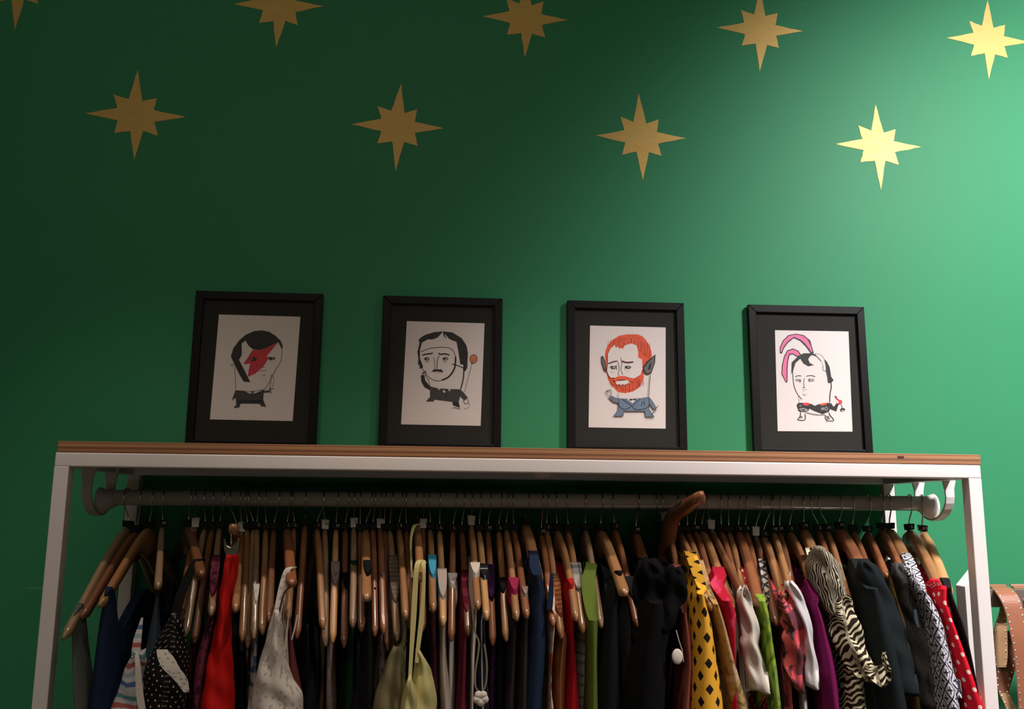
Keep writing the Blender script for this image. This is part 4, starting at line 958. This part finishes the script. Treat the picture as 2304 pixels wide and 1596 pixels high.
sleeve(r, 32, olivek, [(1458,886,908),(1500,870,914),(1560,850,918),(1600,840,920),(1700,820,925)], depth=.08, name='front_panel', hollow=False)
r = empty('yellow_dress', at(945, 1450, 1.70), 'pale yellow dress with long thin looped straps', 'dress', 'clothes hanging on the rod')
yt = HG[33].T.y
sleeve(r, 33, yel, [(1468,936,946),(1486,934,958),(1510,934,970),(1545,928,980),(1600,905,987),(1750,895,990)], depth=.10, name='right_cup', hollow=False, shift=.01, m=30, n=34)
sleeve(r, 33, yel, [(1526,921,926),(1545,912,934),(1575,908,940),(1600,904,942),(1750,896,944)], depth=.07, name='left_cup', hollow=False, shift=.03)
ribbon(r, 'strap', [(948,960,1268,yt+.012),(938,952,1262,yt+.004),(932,943,1278,yt-.006),(928,940,1330,yt-.008),(924,936,1400,yt-.01),(921,930,1470,yt-.012),(918,926,1535,yt-.015)], yel, label='left pale yellow strap')
ribbon(r, 'strap', [(944,957,1261,yt+.006),(950,958,1280,yt-.005),(949,957,1330,yt-.007),(942,953,1400,yt-.009),(936,945,1460,yt-.011),(934,942,1492,yt-.012)], yel, label='right pale yellow strap')
ribbon(r, 'strap', [(925,930,1300,yt+.11),(922,927,1220,yt+.13),(928,936,1184,yt+.15),(940,948,1181,yt+.155)], yel, label='thin strap looped over the hanger neck')
G(34, 'black_blouse', 'top', 'black top behind the tip right of the pale yellow straps', black2, ko=.7, rows=[(1400,948,966),(1596,950,975)])
G(35, 'sky_blue_blouse', 'top', 'sky blue shoulder top with red print further down', fabric('blue_over_print','twotone',(.05,.012,.02),(.05,.30,.46),r=1.345), ko=.70, ki=.26, top=.007, hw0=.0125, rows=[(1376,963,985),(1480,966,990),(1596,966,992)])
G(36, 'offwhite_dress', 'dress', 'off-white sleeveless dress, smooth tapering front, right of the sky blue shoulder', greyp, ko=.80, ki=.34, top=.007, hw0=.0125, rows=[(1380,984,1010),(1430,990,1006),(1500,986,1012),(1560,984,1020),(1596,988,1024)])
G(37, 'coral_white_blouse', 'top', 'coral and white sleeveless shoulder top', coral, ko=.62, ki=.34, top=.008, hw0=.0165, rows=[(1350,1004,1034),(1400,1006,1020),(1596,1002,1024)])
G(38, 'wine_striped_dress', 'dress', 'wine red dress with fine vertical stripes', wine, ko=.84, ki=.30, rows=[(1420,1036,1056),(1500,1030,1056),(1596,1022,1056)])
G(39, 'white_strap_blouse', 'top', 'white top with a rounded armhole, left one of the white pair', cream, ko=.72, ki=.42, top=.008, hw0=.0130, rows=[(1345,1054,1084),(1380,1060,1076),(1596,1056,1068)], mid=.006)
r = G(40, 'white_trim_dress', 'dress', 'black dress with white piping and a white flower, right one of the white pair', wst, ko=.66, ki=.34, top=.008, hw0=.0125, rows=[(1345,1078,1104),(1400,1070,1096),(1500,1068,1100),(1596,1064,1106)])
ribbon(r, 'piping', [(1062,1068,1370,1.69),(1066,1070,1420,1.688),(1076,1080,1450,1.686),(1068,1072,1510,1.684),(1068,1072,1545,1.682),(1078,1084,1556,1.682),(1090,1094,1545,1.682),(1094,1098,1500,1.684),(1088,1092,1450,1.686)], taupe, th=.001, label='white looped piping')
pet = []
for k in range(5):
    a_ = 2*math.pi*k/5+.3; c = at(1082+9*math.cos(a_), 1572+9*math.sin(a_), 1.675)
    pet.append((c, .0075))
vs, fs = [], []
for c, rr in pet:
    b0 = len(vs)
    for i in range(5):
        for j in range(8):
            ph = math.pi*i/4; th = 2*math.pi*j/8; vs.append(c+V((rr*math.sin(ph)*math.cos(th), -rr*.4*math.cos(ph), rr*math.sin(ph)*math.sin(th))))
    for i in range(4):
        for j in range(8): fs.append((b0+i*8+j, b0+i*8+(j+1) % 8, b0+(i+1)*8+(j+1) % 8, b0+(i+1)*8+j))
obj('flower_applique', vs, fs, cream, r, smooth=True)['label'] = 'white flower applique'
G(41, 'dark_purple_blouse', 'top', 'dark purple and black sleeveless top', dpurp, ko=.70, ki=.24, top=.008, hw0=.0150, rows=[(1380,1094,1118),(1596,1092,1122)])
G(42, 'black_rim_blouse', 'top', 'black sleeveless top with a thin pale rim on its armhole', black2, ko=.66, ki=.38, top=.008, hw0=.0135, rows=[(1350,1118,1142),(1596,1112,1142)])
G(43, 'pink_striped_blouse', 'top', 'top with a pink and black banded shoulder', fabric('pink_over_black','twotone',(.02,.015,.018),(.30,.02,.07),r=1.33), ko=.80, ki=.52, top=.010, hw0=.0155, rows=[(1360,1142,1174),(1420,1146,1168),(1596,1132,1166)])
G(44, 'white_rim_blouse', 'top', 'black top with greyish pink armhole rim, left of the navy garment', fabric('pink_rim','twotone',(.03,.026,.026),(.32,.24,.23),r=1.33), ko=.84, ki=.62, top=.008, hw0=.012, rows=[(1370,1174,1198),(1430,1172,1194),(1596,1166,1190)])
r = G(45, 'navy_dress', 'dress', 'large navy blue garment with a frilled edge in the middle of the rod', navy, ko=1.0, ki=.40, top=.007, hw0=.014, rows=[(1260,1196,1222),(1300,1193,1232),(1340,1192,1242),(1372,1192,1234),(1420,1191,1240),(1500,1186,1238),(1596,1175,1233)], grow=.08)
ribbon(r, 'frill', [(1238,1244,1290,1.70),(1234,1246,1330,1.70),(1230,1243,1372,1.698)], navy, label='small frill on the edge')
G(46, 'orange_print_blouse', 'top', 'orange and white printed top peeking out right of the navy garment', orangep, ko=.92, ki=.5, top=.006, hw0=.011, rows=[(1380,1240,1258),(1440,1240,1250),(1500,1238,1244),(1560,1234,1244),(1596,1232,1252)])
G(47, 'rust_knit_cardigan', 'sweater', 'ribbed rust brown knit with a drooping shoulder', knit, ko=.86, ki=.36, top=.008, hw0=.014, rows=[(1330,1244,1270),(1390,1248,1276),(1412,1250,1274),(1440,1254,1286),(1500,1248,1282),(1596,1248,1278)])
G(48, 'red_blouse', 'top', 'red sleeveless garment right of the rust brown knit', fabric('poppy_red','plain',(.46,.012,.02)), ko=.74, ki=.52, top=.009, hw0=.0145, rows=[(1350,1276,1302),(1420,1280,1298),(1500,1280,1302),(1596,1274,1308)])
G(49, 'tartan_dress', 'dress', 'grey tartan checked dress with a short shoulder', tart, ko=.70, ki=.26, top=.009, hw0=.0165, rows=[(1330,1290,1320),(1400,1304,1330),(1500,1302,1326),(1596,1304,1330)])
G(50, 'olive_green_dress', 'dress', 'olive green dress with a broad shoulder, right of the tartan dress', ogreen, ko=.93, ki=.26, top=.009, hw0=.0190, rows=[(1287,1308,1348),(1326,1310,1353),(1371,1316,1358),(1440,1322,1354),(1596,1324,1350)], grow=.06)
G(51, 'black_strap_dress', 'dress', 'black dress with a strap around the bright hanger tip', black, ko=.80, ki=.62, top=.007, hw0=.013, rows=[(1300,1378,1412),(1360,1362,1400),(1460,1350,1410),(1596,1345,1420)], grow=.02)
G(52, 'black_lace_blouse', 'top', 'black lace shoulder top with a dull hanger tip below', blp, ko=.80, ki=.45, top=.008, hw0=.013, rows=[(1360,1415,1440),(1440,1400,1440),(1596,1400,1440)])
r = G(53, 'black_fur_jacket', 'jacket', 'bulky black furry jacket left of the yellow dress', fur, ko=.95, ki=.30, top=.012, hw0=.022, rows=[(1275,1444,1500),(1300,1442,1510),(1350,1438,1520),(1420,1432,1530),(1470,1425,1515),(1596,1405,1515)], grow=.03, amp=.006)
sleeve(r, 53, fur, [(1278,1508,1540),(1290,1500,1554),(1320,1492,1558),(1355,1490,1556),(1385,1495,1535),(1420,1470,1520)], depth=.12, name='fur_cuff', hollow=False, shift=.015, crumple=.005)
sleeve(r, 53, fur, [(1262,1452,1478),(1280,1444,1510),(1330,1440,1530),(1400,1436,1535),(1480,1432,1510)], depth=.14, name='fur_collar', hollow=False, shift=.0, crumple=.006)
r = G(55, 'rust_brown_jacket', 'jacket', 'reddish brown jacket with a round pale button, left of the yellow dress', rusty, ko=.94, ki=.3, rows=[(1390,1530,1556),(1440,1532,1566),(1500,1540,1566),(1596,1530,1562)])
c = at(1524, 1478, 1.655); vs, fs = [], []
for i in range(7):
    for j in range(16):
        p_ = math.pi*i/6; th = 2*math.pi*j/16; vs.append(c+V((.0100*math.sin(p_)*math.cos(th), -.003*math.cos(p_), .0135*math.sin(p_)*math.sin(th))))
for i in range(6):
    for j in range(16): fs.append((i*16+j, i*16+(j+1) % 16, (i+1)*16+(j+1) % 16, (i+1)*16+j))
obj('button', vs, fs, cream, r, smooth=True)['label'] = 'round pale covered button'
v2, f2 = sweep([at(1521, 1418, 1.67), at(1527, 1440, 1.662), at(1535, 1465, 1.658), at(1538, 1490, 1.658)], circ(.0009, 5), V((0, 1, 0))); obj('cord', v2, f2, greyp, r)
G(56, 'yellow_diamond_dress', 'dress', 'bright yellow dress with black diamonds', diam, ko=.97, ki=.22, top=.006, hw0=.011, rows=[(1332,1556,1604),(1360,1556,1612),(1410,1560,1620),(1500,1560,1634),(1596,1552,1652)], grow=.07, scoop=.04, nu=56)
G(57, 'paisley_blouse', 'blouse', 'beige and gold paisley blouse right of the yellow dress', paisley, ko=.97, ki=.30, top=.006, hw0=.010, rows=[(1340,1598,1618),(1400,1612,1640),(1500,1632,1668),(1596,1645,1698)], grow=.06)
G(58, 'brown_blouse', 'top', 'dark brown garment between the paisley blouse and the crimson one', brown, ko=.8)
G(59, 'crimson_blouse', 'blouse', 'crimson blouse with a pink patterned shoulder', crimson, ko=.97, ki=.46, top=.010, hw0=.016, rows=[(1310,1604,1640),(1345,1616,1660),(1385,1626,1674),(1430,1638,1668),(1500,1650,1664),(1596,1652,1670)], grow=.03)
r = G(60, 'cream_blouse', 'blouse', 'cream blouse with a long loose sleeve', cream, ko=.80, ki=.7, rows=[(1400,1660,1675),(1596,1668,1690)])
sleeve(r, 60, cream, [(1322,1671,1682),(1335,1663,1690),(1355,1666,1698),(1385,1674,1705),(1430,1680,1716),(1450,1675,1715),(1490,1684,1724),(1530,1690,1735),(1560,1694,1741)], depth=.055, crumple=.0032, m=34, label='loose cream sleeve with open cuff')
G(62, 'red_dotted_blouse', 'blouse', 'red blouse with white dots showing low below the cream sleeve', fabric('red_white_pin','dots',(.40,.012,.02),(.6,.5,.46),s=60,r=.18), ko=.9, ki=.3, rows=[(1420,1712,1722),(1540,1722,1738),(1596,1716,1752)])
G(61, 'black_blouse', 'top', 'black garment behind the cream sleeve', black, ko=.8)
G(63, 'lime_blouse', 'blouse', 'lime green printed blouse right of the cream sleeve', green, ko=.97, ki=.80, top=.006, hw0=.012, rows=[(1376,1710,1740),(1430,1716,1748),(1500,1726,1758),(1596,1738,1768)], grow=.03)
G(65, 'chequered_blouse', 'top', 'thin top with a black and white snake check shoulder', chq, ko=.80, ki=.2, top=.006, hw0=.009, rows=[(1370,1708,1724),(1596,1735,1760)])
r = G(66, 'pink_black_blouse', 'blouse', 'shiny pink and black printed blouse with gathered puff sleeve', pinkb, ko=.90, ki=.75, rows=[(1400,1758,1775),(1596,1772,1792)])
sleeve(r, 66, pinkb, [(1332,1757,1776),(1345,1755,1784),(1370,1756,1804),(1400,1758,1812),(1418,1772,1812),(1432,1765,1818),(1450,1768,1816),(1475,1770,1820),(1510,1768,1820),(1540,1778,1816),(1556,1792,1812)], depth=.06, crumple=.004, hollow=False, m=40, n=32, label='gathered pink and black sleeve')
r = G(67, 'white_blouse', 'blouse', 'white blouse with a curved sleeve behind the pink and black one', white, ko=.85, ki=.7, rows=[(1400,1785,1800),(1596,1800,1830)])
sleeve(r, 67, white, [(1310,1767,1784),(1325,1768,1800),(1350,1780,1814),(1380,1792,1824),(1420,1806,1831),(1440,1812,1832),(1480,1814,1840),(1550,1812,1852)], depth=.06, label='curved white sleeve')
G(68, 'black_blouse', 'top', 'dark garment between the white blouse and the magenta dress', black2, ko=.86)
G(69, 'magenta_dress', 'dress', 'smooth dark magenta dress left of the zebra blouse', magenta, ko=.97, ki=.62, top=.005, hw0=.009, rows=[(1362,1824,1850),(1400,1832,1866),(1450,1838,1880),(1500,1844,1894),(1596,1856,1902)], grow=.03)
r = G(70, 'zebra_blouse', 'blouse', 'black and cream zebra striped blouse with a tied front', zebra, ko=.96, ki=.32, top=.010, hw0=.020, rows=[(1290,1840,1905),(1330,1850,1920),(1370,1862,1930),(1430,1880,1946),(1500,1892,1966),(1596,1905,1972)], grow=.05, mid=.014)
sleeve(r, 70, zebra2, [(1232,1836,1856),(1248,1828,1876),(1275,1823,1900),(1300,1828,1912),(1340,1842,1918),(1380,1856,1910)], depth=.12, name='collar', hollow=False, shift=.018, m=26, n=30)
sleeve(r, 70, zebra, [(1345,1880,1915),(1380,1874,1930),(1420,1872,1944),(1460,1885,1955),(1500,1902,1972),(1530,1925,1990)], depth=.06, name='sleeve', hollow=False, shift=.02, crumple=.004, m=30)
sleeve(r, 70, zebra, [(1500,1950,2000),(1518,1948,2008),(1534,1955,2006),(1545,1975,1998)], depth=.03, name='tie_knot', hollow=False, shift=.035, crumple=.003, m=12)
sleeve(r, 70, zebra, [(1470,1986,1996),(1485,1985,1998),(1505,1990,2004)], depth=.012, name='tie_end', hollow=False, shift=.035, m=8, n=12)
G(71, 'black_blouse', 'top', 'black garment between the zebra blouse and the black jacket', black2, ko=.8, rows=[(1420,1930,1960),(1596,1960,1990)])
r = G(73, 'black_knit_jacket', 'jacket', 'wide black knit jacket with short wide sleeve', fabric('charcoal_knit','plain',(.010,.014,.016)), ko=.93, ki=.42, top=.010, hw0=.020, rows=[(1300,1935,1985),(1350,1940,2010),(1450,1955,2040),(1596,1990,2070)], grow=.06, mid=.014)
sleeve(r, 73, fabric('charcoal_knit','plain',BK), [(1264,1938,1958),(1280,1934,1984),(1310,1938,2008),(1350,1945,2028),(1400,1952,2046),(1450,1960,2060),(1520,1975,2078),(1566,1985,2090)], depth=.10, shift=.0, m=30, n=34, crumple=.002, label='wide black sleeve with straight hem')
ribbon(r, 'pale_label', [(2056,2062,1372,1.655),(2058,2066,1395,1.655),(2064,2069,1412,1.655)], slate, label='small dull tag on the black sleeve')
G(75, 'gold_print_blouse', 'top', 'gold and brown printed garment showing only below the black sleeve', paisley, ko=.9, rows=[(1500,2040,2060),(1596,2050,2085)])
r = G(77, 'lattice_print_blouse', 'top', 'dark top with a white and navy lattice flower print', lattice, ko=.93, ki=.34, top=.008, hw0=.014, rows=[(1340,2066,2098),(1400,2088,2126),(1460,2100,2142),(1540,2114,2160),(1580,2120,2176)], grow=.05)
sleeve(r, 77, latb, [(1270,2016,2034),(1290,2010,2056),(1320,2020,2078),(1360,2030,2094),(1420,2046,2110),(1500,2062,2122),(1600,2080,2140)], depth=.10, name='side_panel', hollow=False, shift=-.03, m=26, n=30, label='dark speckled side of the top')
sleeve(r, 77, lattice, [(1276,2034,2050),(1300,2044,2066),(1340,2064,2096),(1380,2082,2118),(1430,2096,2136),(1500,2108,2152),(1550,2116,2168),(1572,2120,2176)], depth=.05, shift=.003, m=30, n=26, crumple=.0012, label='lattice print sleeve')
r = G(78, 'red_print_dress', 'dress', 'bright red dress with small white teardrops, rightmost coloured garment', redw, ko=.97, ki=.84, top=.010, hw0=.014, rows=[(1350,2104,2142),(1400,2122,2158),(1440,2134,2174),(1500,2148,2200),(1560,2162,2228),(1596,2174,2242)], grow=.03)
sleeve(r, 78, redw, [(1306,2096,2114),(1318,2094,2126),(1345,2102,2140),(1375,2112,2148),(1392,2128,2150)], depth=.06, name='rolled_cuff', shift=.0, hollow=False, m=16, label='rolled red cuff with pale strokes')
r = G(79, 'black_cardigan', 'garment', 'black garment on the rightmost hanger, behind the red print dress', black2, ko=.96, ki=.72, top=.008, hw0=.012, rows=[(1340,2128,2152),(1400,2152,2176),(1450,2170,2188),(1520,2186,2200),(1596,2200,2214)], grow=.03)

# ------------------------------------------------------------------ belt stand and belts
p0 = at(2150, 1316, 1.86); p1 = at(2172, 1320, 1.84); p2 = at(2206, 1288, 1.90); p3 = at(2182, 1276, 1.93)
st = empty('belt_stand', V((p0.x+.03, 1.88, 0)), 'white post and grey rail behind the right leg, holding the leather belts', 'stand')
q = [p0, p1, p2, p3]; b_ = [V((p.x, p.y, 0)) for p in q]
o = obj('post', b_+q, BOXF, WHITEP, st); bb = o.modifiers.new('bevel', 'BEVEL'); bb.width = .0015; bb.segments = 2
ra, rb = at(2195, 1322, 1.87), at(2304, 1322, 1.87); rz = at(2245, 1326, 1.87).z
greyrail = plain('brown_grey_paint', (.13, .10, .08), .6)
box('rail', (ra.x, 1.868, rz-.036), (1.62, 1.90, rz), greyrail, st, .002)
box('post', (1.60, 1.866, 0), (1.63, 1.902, rz+.02), WHITEP, st, .002)
leaA = plain('tan_leather', (.34, .125, .065), .42, var=.25, nscale=18, bump=.3, coat=.3); leaB = plain('brown_leather', (.16, .055, .03), .4, var=.3, nscale=18, bump=.3, coat=.3); leaC = plain('pale_tan_leather', (.40, .23, .12), .55, var=.2, nscale=20, bump=.2)
STUD = plain('brass_stud', (.85, .70, .50), .28, metal=.9)
def studs(root, rows, inset=.1, step=.0135):
    vs, fs = [], []; acc = 0; nxt = step/2
    for i in range(len(rows)-1):
        a, b, l0 = rows[i]; a2, b2, l1 = rows[i+1]
        while nxt < l1:
            t = (nxt-l0)/max(1e-6, l1-l0)
            A, B = a.lerp(a2, t), b.lerp(b2, t); nrm = (b-a).cross((a2+b2)-(a+b)).normalized()
            if nrm.y > 0: nrm = -nrm
            for c in (A.lerp(B, inset), A.lerp(B, 1-inset)):
                b0 = len(vs); u_ = (B-A).normalized(); w_ = nrm.cross(u_)
                for k in range(6): vs.append(c+(u_*math.cos(k*math.pi/3)*.0019+w_*math.sin(k*math.pi/3)*.0027))
                vs.append(c+nrm*.0016)
                for k in range(6): fs.append((b0+k, b0+(k+1) % 6, b0+6))
            nxt += step
    o = obj('studs', vs, fs, STUD, root, smooth=True); tag(o, kind='stuff'); return o
def belt(label, mats, pts, inset=.1):
    c = at((pts[1][0]+pts[1][1])/2, pts[1][2], pts[1][3])
    r = empty('leather_belt', c, label, 'belt', 'studded leather belts on the rail')
    for i, (m, seg) in enumerate(mats):
        o, rows = ribbon(r, 'strap', pts[seg[0]:seg[1]], m, th=.003); studs(r, rows, inset)
belt('tan and brown studded belt draped in a wide arch, nearest to the white leg', [(leaA, (0, 12))],
 [(2226,2262,1319,1.905),(2229,2268,1320,1.885),(2240,2284,1332,1.858),(2253,2296,1352,1.845),(2264,2304,1380,1.838),(2273,2312,1420,1.832),(2281,2318,1460,1.83),(2287,2324,1510,1.83),(2291,2328,1560,1.83),(2294,2332,1610,1.83),(2296,2336,1700,1.83),(2298,2338,1800,1.83)])
belt('second studded belt at the right picture edge, behind the arched one', [(leaA, (0, 9))],
 [(2272,2312,1318,1.915),(2278,2320,1320,1.90),(2292,2336,1334,1.875),(2306,2348,1360,1.865),(2318,2356,1420,1.86),(2326,2364,1480,1.86),(2330,2368,1560,1.86),(2334,2370,1640,1.86),(2336,2372,1700,1.86)])
belt('pale tan studded belt hanging behind the arch with its end cut straight', [(leaC, (0, 6))],
 [(2252,2264,1340,1.91),(2250,2264,1375,1.905),(2238,2266,1415,1.90),(2234,2267,1450,1.90),(2237,2267,1480,1.90),(2240,2264,1502,1.90)], .12)
belt('dark brown belt curving low behind the arched belt', [(leaB, (0, 5)), (leaC, (4, 7))],
 [(2262,2292,1420,1.94),(2256,2290,1460,1.94),(2244,2286,1500,1.935),(2240,2276,1535,1.93),(2248,2270,1560,1.925),(2262,2284,1590,1.92),(2280,2300,1640,1.915)], .14)
